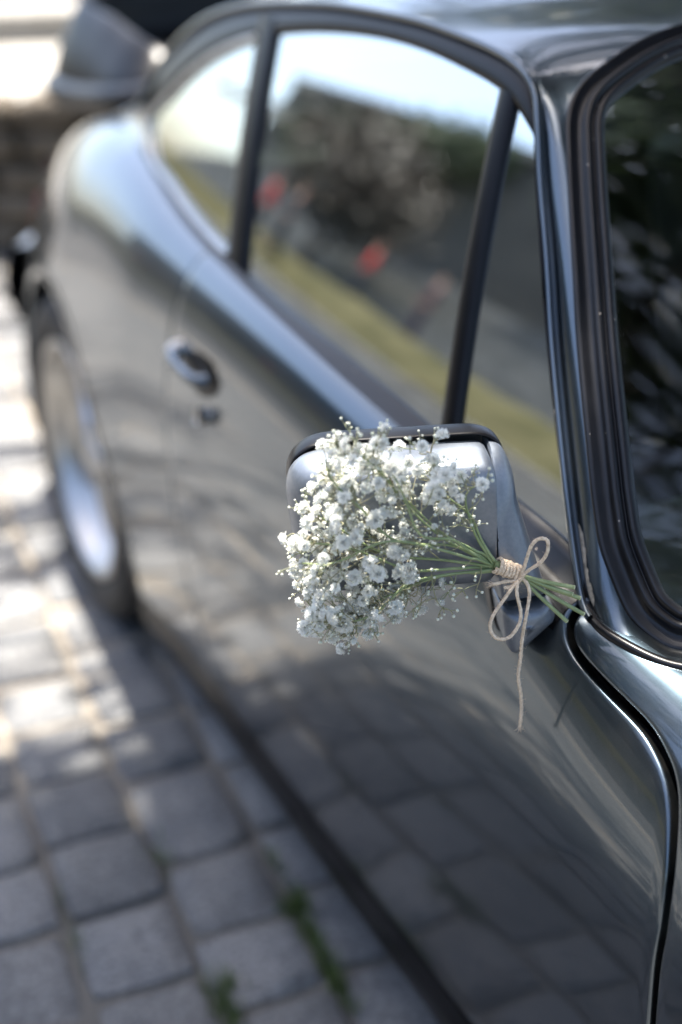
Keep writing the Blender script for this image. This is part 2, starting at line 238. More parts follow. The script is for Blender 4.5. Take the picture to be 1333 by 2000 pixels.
SPRAYS = [[[-0.8914,0.5682,0.8927],[-0.8875,0.5669,0.8697],[-0.8816,0.5649,0.8589],[-0.8692,0.5608,0.8544]],[[-0.8816,0.5649,0.8589],[-0.8804,0.5645,0.8521]],[[-0.8816,0.5649,0.8589],[-0.8756,0.563,0.8551],[-0.8718,0.5617,0.8491]],[[-0.8816,0.5649,0.8589],[-0.8842,0.5658,0.8535],[-0.8864,0.5665,0.8481]],[[-0.8842,0.5658,0.8535],[-0.8834,0.5655,0.8493]],[[-0.8875,0.5669,0.8697],[-0.899,0.5707,0.8663],[-0.9063,0.5731,0.86],[-0.9128,0.5752,0.8536]],[[-0.9063,0.5731,0.86],[-0.9069,0.5733,0.8509]],[[-0.899,0.5707,0.8663],[-0.9051,0.5727,0.8538]],[[-0.899,0.5707,0.8663],[-0.9037,0.5722,0.8603]],[[-0.9063,0.5731,0.86],[-0.9043,0.5724,0.8552]],[[-0.8492,0.5542,0.8952],[-0.8496,0.5544,0.8863],[-0.8534,0.5556,0.8726],[-0.8542,0.5559,0.8676]],[[-0.8534,0.5556,0.8746],[-0.8487,0.5541,0.8705]],[[-0.8521,0.5552,0.88],[-0.8653,0.5595,0.8749],[-0.8713,0.5615,0.8689],[-0.873,0.5621,0.8661]],[[-0.8653,0.5595,0.8749],[-0.8623,0.5586,0.8664]],[[-0.8653,0.5595,0.8749],[-0.8725,0.5619,0.8716]],[[-0.8653,0.5595,0.8759],[-0.8729,0.5621,0.8777]],[[-0.87,0.5611,0.8769],[-0.8746,0.5626,0.8829]],[[-0.8576,0.557,0.904],[-0.8618,0.5584,0.8995],[-0.8652,0.5595,0.8974]],[[-0.8496,0.5544,0.8913],[-0.8542,0.5559,0.8898],[-0.8555,0.5563,0.8869]],[[-0.8542,0.5559,0.8898],[-0.8546,0.556,0.8833]],[[-0.9538,0.5758,1.019],[-0.9531,0.5755,1.0279],[-0.9524,0.5753,1.0381]],[[-0.9531,0.5755,1.027],[-0.9576,0.577,1.0337]],[[-0.9531,0.5755,1.027],[-0.962,0.5785,1.0332]],[[-0.9531,0.5755,1.027],[-0.9494,0.5743,1.033]],[[-0.9312,0.5683,1.0214],[-0.9314,0.5684,1.0282],[-0.9342,0.5693,1.0409]],[[-0.9314,0.5684,1.0282],[-0.928,0.5672,1.0364]],[[-0.9314,0.5684,1.0282],[-0.9319,0.5685,1.0372]],[[-0.9648,0.5794,1.0201],[-0.9677,0.5803,1.0284],[-0.9705,0.5812,1.0371]],[[-0.9677,0.5803,1.0284],[-0.9741,0.5825,1.0334]],[[-0.9666,0.58,1.0256],[-0.9759,0.583,1.0287]],[[-0.9115,0.5618,1.0128],[-0.9113,0.5617,1.0191],[-0.912,0.562,1.026]],[[-0.9688,0.5807,1.0],[-0.973,0.5821,1.0027],[-0.9798,0.5843,1.0115]],[[-0.973,0.5821,1.0027],[-0.9844,0.5859,1.0052]],[[-0.9769,0.5834,0.9963],[-0.9817,0.585,0.9944],[-0.985,0.586,0.992]],[[-0.997,0.603,0.9316],[-1.0013,0.6044,0.9355],[-1.0045,0.6055,0.9377]],[[-0.9957,0.6026,0.9169],[-1.0017,0.6046,0.919],[-1.0057,0.6059,0.9214]],[[-0.94,0.5842,0.8407],[-0.936,0.5829,0.8314]],[[-0.94,0.5842,0.8407],[-0.9328,0.5818,0.8383]],[[-0.933,0.5819,0.863],[-0.9264,0.5797,0.8566]],[[-0.9571,0.5898,0.8374],[-0.9523,0.5883,0.8276]],[[-0.8668,0.56,0.9449],[-0.8647,0.5594,0.9423],[-0.861,0.5581,0.9318]],[[-0.881,0.5517,0.9637],[-0.8757,0.55,0.9656],[-0.8703,0.5482,0.9688]],[[-0.8573,0.5439,0.9801],[-0.8544,0.543,0.9705],[-0.8548,0.5431,0.9654]],[[-0.8667,0.547,0.9741],[-0.8707,0.5483,0.9838],[-0.8735,0.5493,0.991]],[[-0.8565,0.5436,0.9777],[-0.8524,0.5423,0.9843],[-0.8504,0.5416,0.9934]],[[-0.8524,0.5423,0.9843],[-0.8475,0.5407,0.9825]],[[-0.8565,0.5436,0.9777],[-0.8606,0.545,0.9874],[-0.8626,0.5457,0.9932]]]
TWINE = {"upper_loop":[[-0.8133,0.5504,0.8773],[-0.8122,0.546,0.8894],[-0.8107,0.5424,0.9034],[-0.8083,0.5392,0.9143],[-0.8033,0.536,0.9195],[-0.7983,0.5335,0.9184],[-0.7966,0.533,0.9123],[-0.7981,0.5343,0.9026],[-0.802,0.5371,0.8953],[-0.8072,0.5412,0.8897],[-0.8121,0.546,0.8829],[-0.8132,0.5504,0.8767]],"lower_loop":[[-0.8135,0.5504,0.8773],[-0.8207,0.5488,0.8722],[-0.8299,0.5486,0.8619],[-0.8388,0.5489,0.8511],[-0.8439,0.5485,0.8409],[-0.8434,0.5471,0.8322],[-0.8383,0.5447,0.826],[-0.8312,0.5424,0.8252],[-0.8237,0.5406,0.8314],[-0.8185,0.5402,0.842],[-0.8182,0.542,0.8541],[-0.8195,0.5451,0.8659],[-0.8174,0.5478,0.8732],[-0.813,0.5503,0.8773]],"tail":[[-0.8122,0.55,0.8778],[-0.8091,0.5463,0.873],[-0.8081,0.5432,0.8651],[-0.8102,0.5412,0.855],[-0.8131,0.5403,0.8417],[-0.815,0.541,0.8274],[-0.8163,0.5414,0.8128],[-0.817,0.5416,0.7993],[-0.8185,0.5421,0.7831],[-0.8165,0.5414,0.7666],[-0.8153,0.541,0.7473],[-0.8164,0.5414,0.728]],"short_end":[[-0.8127,0.5502,0.8772],[-0.8187,0.5522,0.8746],[-0.8253,0.5544,0.875],[-0.8319,0.5565,0.8738],[-0.8368,0.5582,0.8736]],"short_end2":[[-0.8127,0.5502,0.8772],[-0.8172,0.5503,0.8732],[-0.8233,0.551,0.8706],[-0.8283,0.5514,0.8711]]}
WRAP = [[-0.8303,0.563,0.8887],[-0.8099,0.5563,0.8775]]
PEOPLE = [((-11.3, 19.5, 1.58), 2.0, (.72, .012, .018), (.03, .035, .06), 'person in a red jacket and dark trousers, mirrored in the middle of the door window', .05),
 ((-8.45, 19.9, 1.16), 2.3, (.75, .012, .014), (.02, .025, .035), 'person in a red top, mirrored beside the black door pillar', .0),
 ((-8.6, 18.8, 1.26), 1.8, (.03, .035, .05), (.02, .022, .03), 'person in dark clothes, mirrored beside the black door pillar', .08),
 ((-11.2, 16.6, 1.58), 2.2, (.12, .05, .07), (.05, .03, .06), 'person in plum coloured clothes, mirrored beside the vent post', .04)]

# ================================================================== THE CAR
car = empty('sports_car', (0, 0, 0))
tag(car, 'dark slate grey metallic classic coupe with black window trim, parked on the setts', 'car')
def _ck(o, parent):
    if parent is not None and parent.type == 'EMPTY': o.matrix_parent_inverse = Matrix.Translation(-parent.location)
def part(name, me, mat, parent=None, smooth=True):
    parent = parent or car
    o = add(name, me, parent, mat, smooth); _ck(o, parent); return o
KY = [-.85, -.7, -.4, 0, .3, .45, .55, .75, 1.0, 1.25, 1.5, 1.75, 2.0, 2.25, 2.5, 2.75, 3.0, 3.12, 3.2]
fW = cspline(KY, [.52, .66, .775, .812, .810, .808, .808, .812, .818, .821, .823, .828, .846, .856, .826, .764, .690, .635, .54])
fXB = cspline(KY, [.36, .45, .53, .60, .675, .708, .730, .736, .736, .733, .723, .706, .672, .635, .60, .56, .50, .44, .36])
fZB = cspline(KY, [.62, .70, .77, .795, .803, .808, .823, .856, .877, .893, .906, .927, .958, .972, .948, .895, .835, .79, .73])
def fZC(y): q = np.clip((np.asarray(y, float)-1.74)/.42, 0, 1); return .60-.20*q*q*(3-2*q)
def bodyx(y, z):
    Wy, xb, zb = fW(y), fXB(y), fZB(y); ZC = fZC(y)
    lo = Wy-.034*(np.clip((ZC-z)/(ZC-.2), 0, 2))**2
    s = np.clip((z-ZC)/(zb-ZC), 0, 1)
    return np.where(z <= ZC, lo, xb+(Wy-xb)*np.sqrt(1-s*s))
def body(y, t):
    y, t = np.broadcast_arrays(np.asarray(y, float), np.asarray(t, float))
    Wy, xb, zb = fW(y), fXB(y), fZB(y); ZC = fZC(y)
    z1 = .2+t*(ZC-.2); x1 = Wy-.034*np.clip(1-t, 0, 2)**2
    th = np.clip(t-1, 0, 1)*math.pi/2
    z = np.where(t <= 1, z1, ZC+(zb-ZC)*np.sin(th)); x = np.where(t <= 1, x1, xb+(Wy-xb)*np.cos(th))
    return np.stack([-x, y, z], -1)
def flange(P, sides='lrbt', depth=.02):
    "roll the panel's edges over and inwards"
    def ext(P):
        a, b = P[0], P[1]; o = unit(a-b); tan = unit(np.gradient(P[0], axis=0)); o = unit(o-(o*tan).sum(1, keepdims=True)*tan); N = np.cross(o, tan)
        N = N*np.sign((N*np.array([-1, 0, .3])).sum(1, keepdims=True)+1e-9)
        e = [a+o*.0022-N*.0005, a+o*.0036-N*.0020, a+o*.0040-N*.0045, a+o*.0040-N*depth]
        return np.concatenate([np.array(e[::-1]), P], 0)
    if 'l' in sides: P = ext(P)
    if 'r' in sides: P = ext(P[::-1])[::-1]
    if 'b' in sides: P = ext(P.transpose(1, 0, 2)).transpose(1, 0, 2)
    if 't' in sides: P = ext(P.transpose(1, 0, 2)[:, ::-1])[:, ::-1].transpose(1, 0, 2) if False else ext(P.transpose(1, 0, 2)[::-1])[::-1].transpose(1, 0, 2)
    return P
# front door gap: y as a function of the section parameter t
GT = np.array([0.0, .4, 0.87, 1.134, 1.279, 1.411, 1.537, 1.608, 1.651, 1.669, 1.695, 1.744, 1.792, 1.84, 2.0])
GY = np.array([.352, .342, .3355, .3340, .3415, .3565, .3809, .410, .444, .4925, .5318, .5505, .5573, .5602, .5625])
_t = np.linspace(0, 2, 600); _y = pchip(GT, GY)(_t); _p = body(_y, _t)
_k = np.hanning(11)[1:-1]; _k /= _k.sum(); _y = np.convolve(np.pad(_y, 4, 'edge'), _k, 'valid')
_l = np.concatenate([[0], np.cumsum(np.hypot(*np.diff(body(.45+0*_t, _t)[:, [0, 2]], axis=0).T))])
def offgap(d):
    ty = np.gradient(_y); tl = np.gradient(_l); nn = np.hypot(ty, tl)
    y2 = _y+d*tl/nn; l2 = _l-d*ty/nn; l2 = np.maximum.accumulate(l2+1e-7*np.arange(len(l2)))
    t2 = np.interp(l2, _l, _t); return lambda t: np.interp(t, t2, y2)
fgap = offgap(0.0); GAP = .0085
ygap_rear = lambda t: 1.555+.0*t-.03*np.clip(1-t, 0, 1)**2+.02*np.clip(t-1, 0, 1)
def panel(y0, y1, tt, nu):
    u = np.linspace(0, 1, nu)[:, None]; return body(y0(tt)[None]*(1-u)+y1(tt)[None]*u, tt[None]+0*u)
tt = np.concatenate([np.linspace(0.0, 1, 22)[:-1], np.linspace(1, 1.55, 24)[:-1], np.linspace(1.55, 1.64, 16)[:-1], np.linspace(1.64, 1.70, 64)[:-1], np.linspace(1.70, 1.80, 22)[:-1], np.linspace(1.80, 2, 14)])
both = []
def pair(name, me, mat, smooth=True, parent=None, parent2=None):
    a = part(name, me, mat, parent, smooth); me2 = mirrorx(me); b = part(name, me2, None, parent2 or parent, smooth); return a, b
P = panel(offgap(GAP/2+.004), lambda t: ygap_rear(t)-.0065, tt, 90)
door, door2 = pair('door', gmesh(flange(P)), 'paint')
door['label'] = 'near side door with chrome pull handle'
P = panel(lambda t: -.85+0*t, offgap(-GAP/2-.004), tt, 120)
def arch(P, cy, cz, R):
    d = np.hypot(P[..., 1]-cy, P[..., 2]-cz); ins = d < R
    keep = ~(ins[:-1, :-1] & ins[1:, :-1] & ins[:-1, 1:] & ins[1:, 1:])
    k = np.where(ins, R/np.maximum(d, 1e-6), 1)
    y = cy+(P[..., 1]-cy)*k; z = cz+(P[..., 2]-cz)*k
    Q = np.stack([np.where(ins, -bodyx(y, z), P[..., 0]), y, z], -1); return Q, keep
Q, keep = arch(P, 0, .32, .37)
Qf = flange(Q, 'r'); keepf = np.ones((Qf.shape[0]-1, Qf.shape[1]-1), bool); keepf[:keep.shape[0]] = keep
pair('front_fender', gmesh(Qf, keep=keepf), 'paint')
P = panel(lambda t: ygap_rear(t)+.0005, lambda t: 3.19+0*t, tt, 150)
WY, WZ, WR = 2.258, .332, .385
Q, keep = arch(P, WY, WZ, WR)
Qf = flange(Q, 'l'); keepf = np.ones((Qf.shape[0]-1, Qf.shape[1]-1), bool); keepf[-keep.shape[0]:] = keep
rq, rq2 = pair('rear_quarter', gmesh(Qf, keep=keepf), 'paint')
def archlip(cy, cz, R):
    a = np.radians(np.linspace(-22, 202, 60)); y = cy+R*np.cos(a); z = cz+R*np.sin(a)
    pth = np.stack([-bodyx(y, z)+.004, y, z], -1)
    return sweep(pth, [(.006, -.006), (.007, .004), (0, .009), (-.012, .006), (-.03, .0)], np.array([-1.0, 0, 0]))
pair('arch_lip', gmesh(archlip(WY, WZ, WR-.004)), 'paint', parent=rq, parent2=rq2)
pair('arch_lip', gmesh(archlip(0, .32, .366)), 'paint')
# dark strips behind the gaps
for yf in (fgap, ygap_rear):
    c = body(yf(tt), tt); c2 = c.copy(); c2[:, 0] += .021; c2[:, 2] -= .012
    P = np.stack([c2+np.array([0, -.03, 0]), c2+np.array([0, .03, 0])], 0); pair('door_jamb', gmesh(P), 'cavity')
# wheel houses, rocker and floor
a = np.radians(np.linspace(-10, 190, 30))
for cy, cz, R in ((0, .32, .368), (WY, WZ, .383)):
    mb = MB()
    c = np.stack([0*a, cy+R*np.cos(a), cz+R*np.sin(a)], -1)
    P = np.stack([c+np.array([-.81, 0, 0]), c+np.array([-.52, 0, 0])], 0); v, f = grid(P); mb.add(v, f)
    v = [(-.52, cy, cz)]+[tuple(q) for q in P[1]]; mb.add(v, [(0, i, i+1) for i in range(1, len(a))])
    pair('wheel_housing', mb.mesh(), 'cavity')
yy = np.linspace(.36, 1.885, 40)
xo = fW(yy)-.034
P = np.stack([np.stack([-xo-.002, yy, 0*yy+.204], -1), np.stack([-xo-.004, yy, 0*yy+.17], -1), np.stack([-xo+.004, yy, 0*yy+.125], -1), np.stack([-xo+.03, yy, 0*yy+.10], -1), np.stack([-xo+.12, yy, 0*yy+.098], -1), np.stack([-xo+.3, yy, 0*yy+.098], -1)], 1)
pair('rocker_panel', gmesh(P), 'trim')
mb = MB(); box(mb, (0, 1.1, .17), (1.46, 3.6, .10)); part('floor_pan', mb.mesh(), 'cavity', smooth=False)
for q_, s_b in (((0, .42, .48), (1.0, .04, .5)), ((0, 2.02, .5), (1.0, .04, .64))): part('bulkhead', box(MB(), q_, s_b).mesh(), 'cavity', smooth=False)

# ---- roof, pillars, cowl: one skin between the drip rail (R) and the glass seals (Q)
RQ = [((0, .20, .86), (0, .262, .875), 1), ((-.40, .28, .835), (-.40, .335, .838), 1), ((-.62, .40, .812), (-.60, .432, .808), 1),
 ((-.705, .455, .808), (-.686, .483, .803), 1), ((-.728, .50, .812), (-.703, .504, .811), 1), ((-.737, .535, .817), (-.714, .530, .830), 1), ((-.735, .557, .822), (-.7135, .566, .865), 1),
 ((-.720, .599, .859), (-.705, .595, .896), 1), ((-.697, .655, .919), (-.690, .631, .939), 1), ((-.661, .737, 1.011), (-.657, .704, 1.02), 1),
 ((-.635, .79, 1.077), (-.634, .749, 1.070), 1), ((-.610, .845, 1.141), (-.608, .80, 1.124), 1.05), ((-.591, .882, 1.189), (-.587, .839, 1.165), 1.1),
 ((-.581, .904, 1.213), (-.568, .870, 1.196), 1.2), ((-.576, .928, 1.227), (-.545, .888, 1.217), 1.35), ((-.571, .985, 1.241), (-.499, .902, 1.238), 1.6),
 ((-.568, 1.09, 1.251), (-.399, .915, 1.265), 1.9), ((-.566, 1.22, 1.257), (0, .885, 1.292), 2.2), ((-.566, 1.40, 1.255), (0, 1.25, 1.324), 2.3),
 ((-.567, 1.58, 1.243), (0, 1.5, 1.314), 2.2), ((-.569, 1.74, 1.227), (0, 1.72, 1.287), 2.0), ((-.575, 1.90, 1.197), (-.25, 1.74, 1.277), 1.8),
 ((-.590, 2.05, 1.137), (-.44, 1.80, 1.247), 1.5), ((-.606, 2.14, 1.075), (-.475, 1.95, 1.195), 1.3), ((-.622, 2.19, 1.02), (-.475, 2.2, 1.10), 1.2), ((-.606, 2.45, .962), (-.46, 2.42, 1.015), 1.2)]
KR = np.array([a for a, b, c in RQ], float); KQ = np.array([b for a, b, c in RQ], float); KN = np.array([c for a, b, c in RQ], float)
ks = np.arange(len(RQ), dtype=float)
s_ = np.concatenate([np.linspace(0, 3, 16)[:-1], np.linspace(3, 17, 150)[:-1], np.linspace(17, 25, 70)])
fR, fQ, fN = pchip(ks, KR), pchip(ks, KQ), pchip(ks, KN)
def smooth_rows(A, it=6, lock=None):
    A = A.copy()
    for _ in range(it):
        B = A.copy(); B[1:-1] = .5*A[1:-1]+.25*(A[:-2]+A[2:])
        if lock is not None: B[lock] = A[lock]
        A = B
    return A
Rr, Qq, Nn = smooth_rows(fR(s_)), fQ(s_), fN(s_)
lock = (Qq[:, 0] > -1e-4)
Qq = smooth_rows(Qq, 6, lock); Qq[:, 0] = np.minimum(Qq[:, 0], 0)
v = np.linspace(0, 1, 26)
bow = np.interp(s_, [0, 3, 6, 12, 14, 25], [.004, .004, .004, .005, 0, 0])
Pz = np.zeros((len(s_), len(v), 3))
for i in range(len(s_)):
    L = Rr[i][None]*(1-v[:, None])+Qq[i][None]*v[:, None]
    fz = 1-(1-v)**Nn[i]; L[:, 2] = Rr[i, 2]+(Qq[i, 2]-Rr[i, 2])*fz
    L[:, 0] -= bow[i]*4*v*(1-v)*.6; L[:, 2] += bow[i]*4*v*(1-v)*.5; L[:, 1] -= bow[i]*4*v*(1-v)*.6
    Pz[i] = L
roof, roof2 = pair('roof_and_pillar', gmesh(Pz), 'paint')
# drip rail: a rolled body-coloured lip, open gutter behind it
i0 = np.searchsorted(s_, 5.3); i1 = np.searchsorted(s_, 24.3)
pr = [(-.002, -.004), (.004, -.0055), (.0085, -.004), (.0105, -.0005), (.0098, .0030), (.0075, .0042), (.0052, .0030), (.0042, .0004), (.0022, -.0006), (-.001, .0015), (-.004, .003)]
Rail = Rr[i0:i1]
outw = np.stack([-np.ones(len(Rail)), np.interp(np.arange(len(Rail)), [0, 20, 60], [-.35, -.1, 0]), .25+0*Rail[:, 0]], -1)
Pp = sweep(Rail, pr, outw)
dr, dr2 = pair('drip_rail', gmesh(Pp), 'paint', parent=roof, parent2=roof2)
# flaking cream filler beside the rail at the foot of the screen pillar
st_s = np.linspace(5.8, 7.3, 90); kk = np.linspace(0, 1, 90); wdt = .26*np.sin(np.pi*kk)**.45*(.72+.16*np.sin(kk*9+.6)+.07*np.sin(kk*31)+.04*np.sin(kk*67+1))
jv = np.linspace(0, 1, 5); A_ = np.zeros((90, 5, 3))
for a_ in range(90):
    row = np.array([[np.interp(st_s[a_], s_, Pz[:, q_, d_]) for d_ in range(3)] for q_ in range(len(v))])
    vv = .12+jv*wdt[a_]; 
    for d_ in range(3): A_[a_, :, d_] = np.interp(vv, v, row[:, d_])
A_ += np.array([-.0004, -.0004, .0002]); M['filler'] = noisy('cream_filler', (.12, .11, .095), (.36, .33, .28), 170, .85, .15, 700, dist=.0004)
part('flaked_patch', gmesh(A_), 'filler', roof)
# thin black gasket where the cowl sits on the fender
pth = Rr[:i0+10].copy(); pth[:, 2] -= .001; pth[:, 0] -= .0035; pth[:, 1] -= .003
pair('cowl_gasket', tube(pth, .0052, 8).mesh(), 'rubber', parent=roof, parent2=roof2)

# ---- windscreen and its seal
iq = np.searchsorted(s_, 17.0)
Qw = Qq[:iq+1]; Qw = np.array(Qw); Qw[0, 0] = 0; Qw[-1, 0] = 0
full = np.concatenate([Qw, (Qw*np.array([-1, 1, 1]))[::-1][1:-1]], 0)
full = curve(np.concatenate([full, full[:1]]), 420, pchip)[:-1]
cen = np.array([0, .62, 1.08])
def wnormal(p): # outward normal of the screen
    x, y, z = p.T; t = (z-.82)/.4; k = .46-.22*t
    n = np.stack([2*k*x, -np.ones_like(x), (.535-.22*x*x)/.4], -1); return unit(n)
NW = wnormal(full); TW = unit(np.roll(full, -1, 0)-np.roll(full, 1, 0)); IN = unit(np.cross(NW, TW)); IN = IN*np.sign((IN*(cen-full)).sum(1, keepdims=True))
for _ in range(4): IN = unit(.5*IN+.25*(np.roll(IN, 1, 0)+np.roll(IN, -1, 0)))
sp = np.array([(-.0035, -.004), (-.003, .0012), (-.001, .0026), (.002, .0026), (.006, .0012), (.011, .0008), (.0135, .0018), (.0150, .0052), (.0168, .0072), (.0195, .0078), (.0222, .0068), (.0240, .0036), (.0248, .0030), (.0256, .0040), (.0275, .0074), (.0305, .0084), (.0338, .0070), (.0362, .0034), (.0372, .0006), (.0372, -.004)])
SP = full[:, None]+sp[None, :, 0:1]*IN[:, None]+sp[None, :, 1:2]*NW[:, None]
seal = part('windscreen_seal', gmesh(SP, closed_u=True), 'rubber')
gi = full+.034*IN-.0005*NW
# glass: rows join mirrored points of the ring
n = len(gi); half = n//2+1; ring = gi[:half]; opp = ring*np.array([-1, 1, 1])
q = np.linspace(0, 1, 40)[None, :, None]; Pg = ring[:, None]*(1-q)+opp[:, None]*q
u = q[..., 0]; depthc = np.abs(ring[:, 0:1])**2; tz = (Pg[..., 2]-.82)/.4
Pg[..., 1] -= 4*u*(1-u)*(.46-.22*tz)*depthc*.92
ws = part('windscreen', gmesh(Pg), 'glass')
# rear window
rw = Qq[np.searchsorted(s_, 20.0):]; opp = rw*np.array([-1, 1, 1]); Pg = rw[:, None]*(1-q)+opp[:, None]*q; Pg[..., 2] += .03*4*u*(1-u)
part('rear_window', gmesh(Pg[1:]), 'glass')
pth = np.concatenate([rw[1:], (rw[1:]*np.array([-1, 1, 1]))[::-1]]); part('rear_window_seal', tube(pth, .011, 8).mesh(), 'rubber')

# ---- side glass (barrel-curved surface) and black frames
def gx(y, z): d = z-.91; return -(.712-.36*d-.20*d*d-.03*((y-1.2)/.9)**2)
def onG(yz, off=0.0):
    yz = np.asarray(yz, float); return np.stack([gx(yz[..., 0], yz[..., 1])-off, yz[..., 0], yz[..., 1]], -1)
fbelt = cspline([.56, .6, .703, .901, 1.169, 1.439, 1.504, 1.561, 1.726, 1.91, 2.035, 2.075], [.840, .851, .862, .877, .892, .903, .908, .912, .928, .953, .988, 1.022])
ftop = cspline([.875, .93, 1.041, 1.119, 1.252, 1.4, 1.543, 1.697, 1.841, 1.937, 2.0, 2.06], [1.176, 1.199, 1.219, 1.226, 1.231, 1.225, 1.211, 1.185, 1.143, 1.099, 1.062, 1.028])
def pane(b0, b1, t0, t1, nu=40, nv=30, topf=ftop):
    u = np.linspace(0, 1, nu); yb = b0+(b1-b0)*u; yt = t0+(t1-t0)*u; zb = fbelt(yb)-.004; zt = topf(yt)+.004
    v = np.linspace(0, 1, nv)[None, :, None]
    A = np.stack([yb, zb], -1)[:, None]; B = np.stack([yt, zt], -1)[:, None]; return onG(A*(1-v)+B*v)
dg, dg2 = pair('door_window', gmesh(pane(.845, 1.50, .955, 1.655)), 'glass', parent=door, parent2=door2)
pair('vent_window', gmesh(pane(.60, .85, .878, .958, topf=lambda y: ftop(np.maximum(y, .875)))), 'glass', parent=door, parent2=door2)
pair('quarter_window', gmesh(pane(1.50, 2.045, 1.655, 2.058)), 'glass')
def bar(p0, p1, w0, w1, off, thick, n=14):
    "upright post on the glass surface; w = width along y"
    v = np.linspace(0, 1, n)[:, None]; c = np.asarray(p0)*(1-v)+np.asarray(p1)*v
    w = (w0*(1-v)+w1*v)
    ks = np.array([(-.5, -.6), (-.5, .3), (-.38, .8), (-.15, 1), (.15, 1), (.38, .8), (.5, .3), (.5, -.6)])
    P = np.zeros((n, len(ks), 3))
    for j, (a, b) in enumerate(ks):
        P[:, j] = onG(np.concatenate([c[:, 0:1]+a*w, c[:, 1:2]], 1), off+b*thick)
    return P
pair('vent_post', gmesh(bar((.846, .872), (.957, 1.212), .030, .034, .002, .007)), 'trim', parent=door, parent2=door2)
pair('door_pillar_trim', gmesh(bar((1.490, .898), (1.648, 1.222), .072, .074, .004, .006)), 'trim')
# upper frame between glass and drip rail
ysf = np.concatenate([np.linspace(.60, .875, 30)[:-1], np.linspace(.875, 2.075, 90)])
zlow = np.where(ysf < .875, .851+(ysf-.6)/(.275)*(1.176-.851), ftop(np.minimum(ysf, 2.06)))
fr_rail_z = lambda y: np.interp(y, Rr[i0:i1, 1], Rr[i0:i1, 2]); fr_rail_x = lambda y: np.interp(y, Rr[i0:i1, 1], Rr[i0:i1, 0])
zr, xr = fr_rail_z(ysf), fr_rail_x(ysf)
lo = onG(np.stack([ysf, zlow-.002], -1), -.004); lo2 = onG(np.stack([ysf, zlow], -1), .006)
mid = onG(np.stack([ysf, zlow*.72+zr*.28], -1), .0085)
m2 = onG(np.stack([ysf, zlow*.3+zr*.7], -1), .006)
hi = np.stack([xr+.004, ysf, zr-.001], -1)
pair('window_frame', gmesh(np.stack([lo, lo2, mid, m2, hi], 1)), 'trim', parent=door, parent2=door2)
# belt: rubber wiper strip and thin bright trim
yb = np.linspace(.565, 2.05, 110)
g = onG(np.stack([yb, fbelt(yb)+.002], -1), .001); bo = body(yb, 2+0*yb); bo[:, 2] += .0005
g2 = g+np.array([-.003, 0, .001]); m_ = .5*(g+bo)+np.array([0, 0, .003])
pair('belt_strip', gmesh(np.stack([g, g2, m_, bo+np.array([-.003, 0, .0012]), bo+np.array([-.008, 0, -.002])], 1)), 'rubber')
ys_ = np.linspace(.568, .86, 50); tl = 2-.30*np.clip((.86-ys_)/.22, 0, 1)**.8; kq = np.linspace(0, 1, 8)[None]
P = body(ys_[:, None]+0*kq, 2-(2-tl)[:, None]*kq); off_ = np.array([-.0008, 0, .0016]); P = P+off_*(1-kq[..., None]**6)
pair('door_corner_seal', gmesh(P), 'trim', parent=door, parent2=door2)
yq = np.linspace(1.53, 2.06, 50); c = onG(np.stack([yq, fbelt(yq)+.004], -1), .006)
ytp = np.linspace(2.055, 1.66, 40); c2 = onG(np.stack([ytp, ftop(ytp)], -1), .006)
pair('quarter_window_trim', tube(np.concatenate([c, c2]), .0055, 8).mesh(), 'satin_alloy')

# ---- rear deck, tail
yy = np.linspace(2.43, 3.2, 40); zd = pchip([2.4, 2.75, 3.0, 3.12, 3.2], [1.025, .95, .885, .84, .77])(yy)
sv = np.linspace(0, 1, 30); xb, zb = fXB(yy), fZB(yy)
P = np.stack([-(xb[:, None]*(1-sv)), yy[:, None]+0*sv, zb[:, None]+(zd-zb)[:, None]*(1-(1-sv)**2)], -1)
pair('engine_deck', gmesh(P), 'paint')
# C-pillar foot between rail end and haunch
ye = np.linspace(2.02, 2.46, 26)
ro = np.stack([np.interp(ye, Rr[-60:, 1], Rr[-60:, 0]), ye, np.interp(ye, Rr[-60:, 1], Rr[-60:, 2])], -1); bo = body(ye, 2+0*ye)
k = np.linspace(0, 1, 10)[None, :, None]; P = ro[:, None]*(1-k)+bo[:, None]*k; P[..., 0] += .010*4*k[..., 0]*(1-k[..., 0])
pair('pillar_foot', gmesh(P), 'paint')
# nose (out of the picture, closes the body)
yy = np.linspace(-.85, .42, 40); xb, zb = fXB(yy), fZB(yy); zc_ = zb+.035
P = np.stack([-(xb[:, None]*(1-sv)), yy[:, None]+0*sv, zb[:, None]+(zc_-zb)[:, None]*(1-(1-sv)**2)], -1); P[-8:, :, 2] -= np.linspace(0, .01, 8)[:, None]
pair('front_lid', gmesh(P), 'paint')
mb = MB(); yb_ = np.linspace(-1, 1, 20)
def bumper(y0, sgn, z0, z1, hw):
    a = np.linspace(-1, 1, 61); x = hw*np.sign(a)*np.abs(a)**.9; y = y0-sgn*.34*np.abs(a)**3.4; c = np.stack([x, y, 0*x+(z0+z1)/2], -1)
    tx = unit(np.gradient(c, axis=0)); o = np.stack([-tx[:, 1], tx[:, 0], 0*x], -1)*(-sgn)*-1; th = np.linspace(-1.75, 1.75, 15)
    return np.stack([c+o*(.055*math.cos(q)-.02)+np.array([0, 0, (z1-z0)/2*math.sin(q)]) for q in th], 1)
part('rear_bumper', gmesh(bumper(3.30, 1, .40, .60, .735)), 'satin_alloy')
P = bumper(3.30, 1, .40, .60, .735); c = P[:, 6]; part('bumper_strip', tube(c, .014, 8).mesh(), 'rubber')
part('front_bumper', gmesh(bumper(-.93, -1, .38, .58, .70)), 'paint')
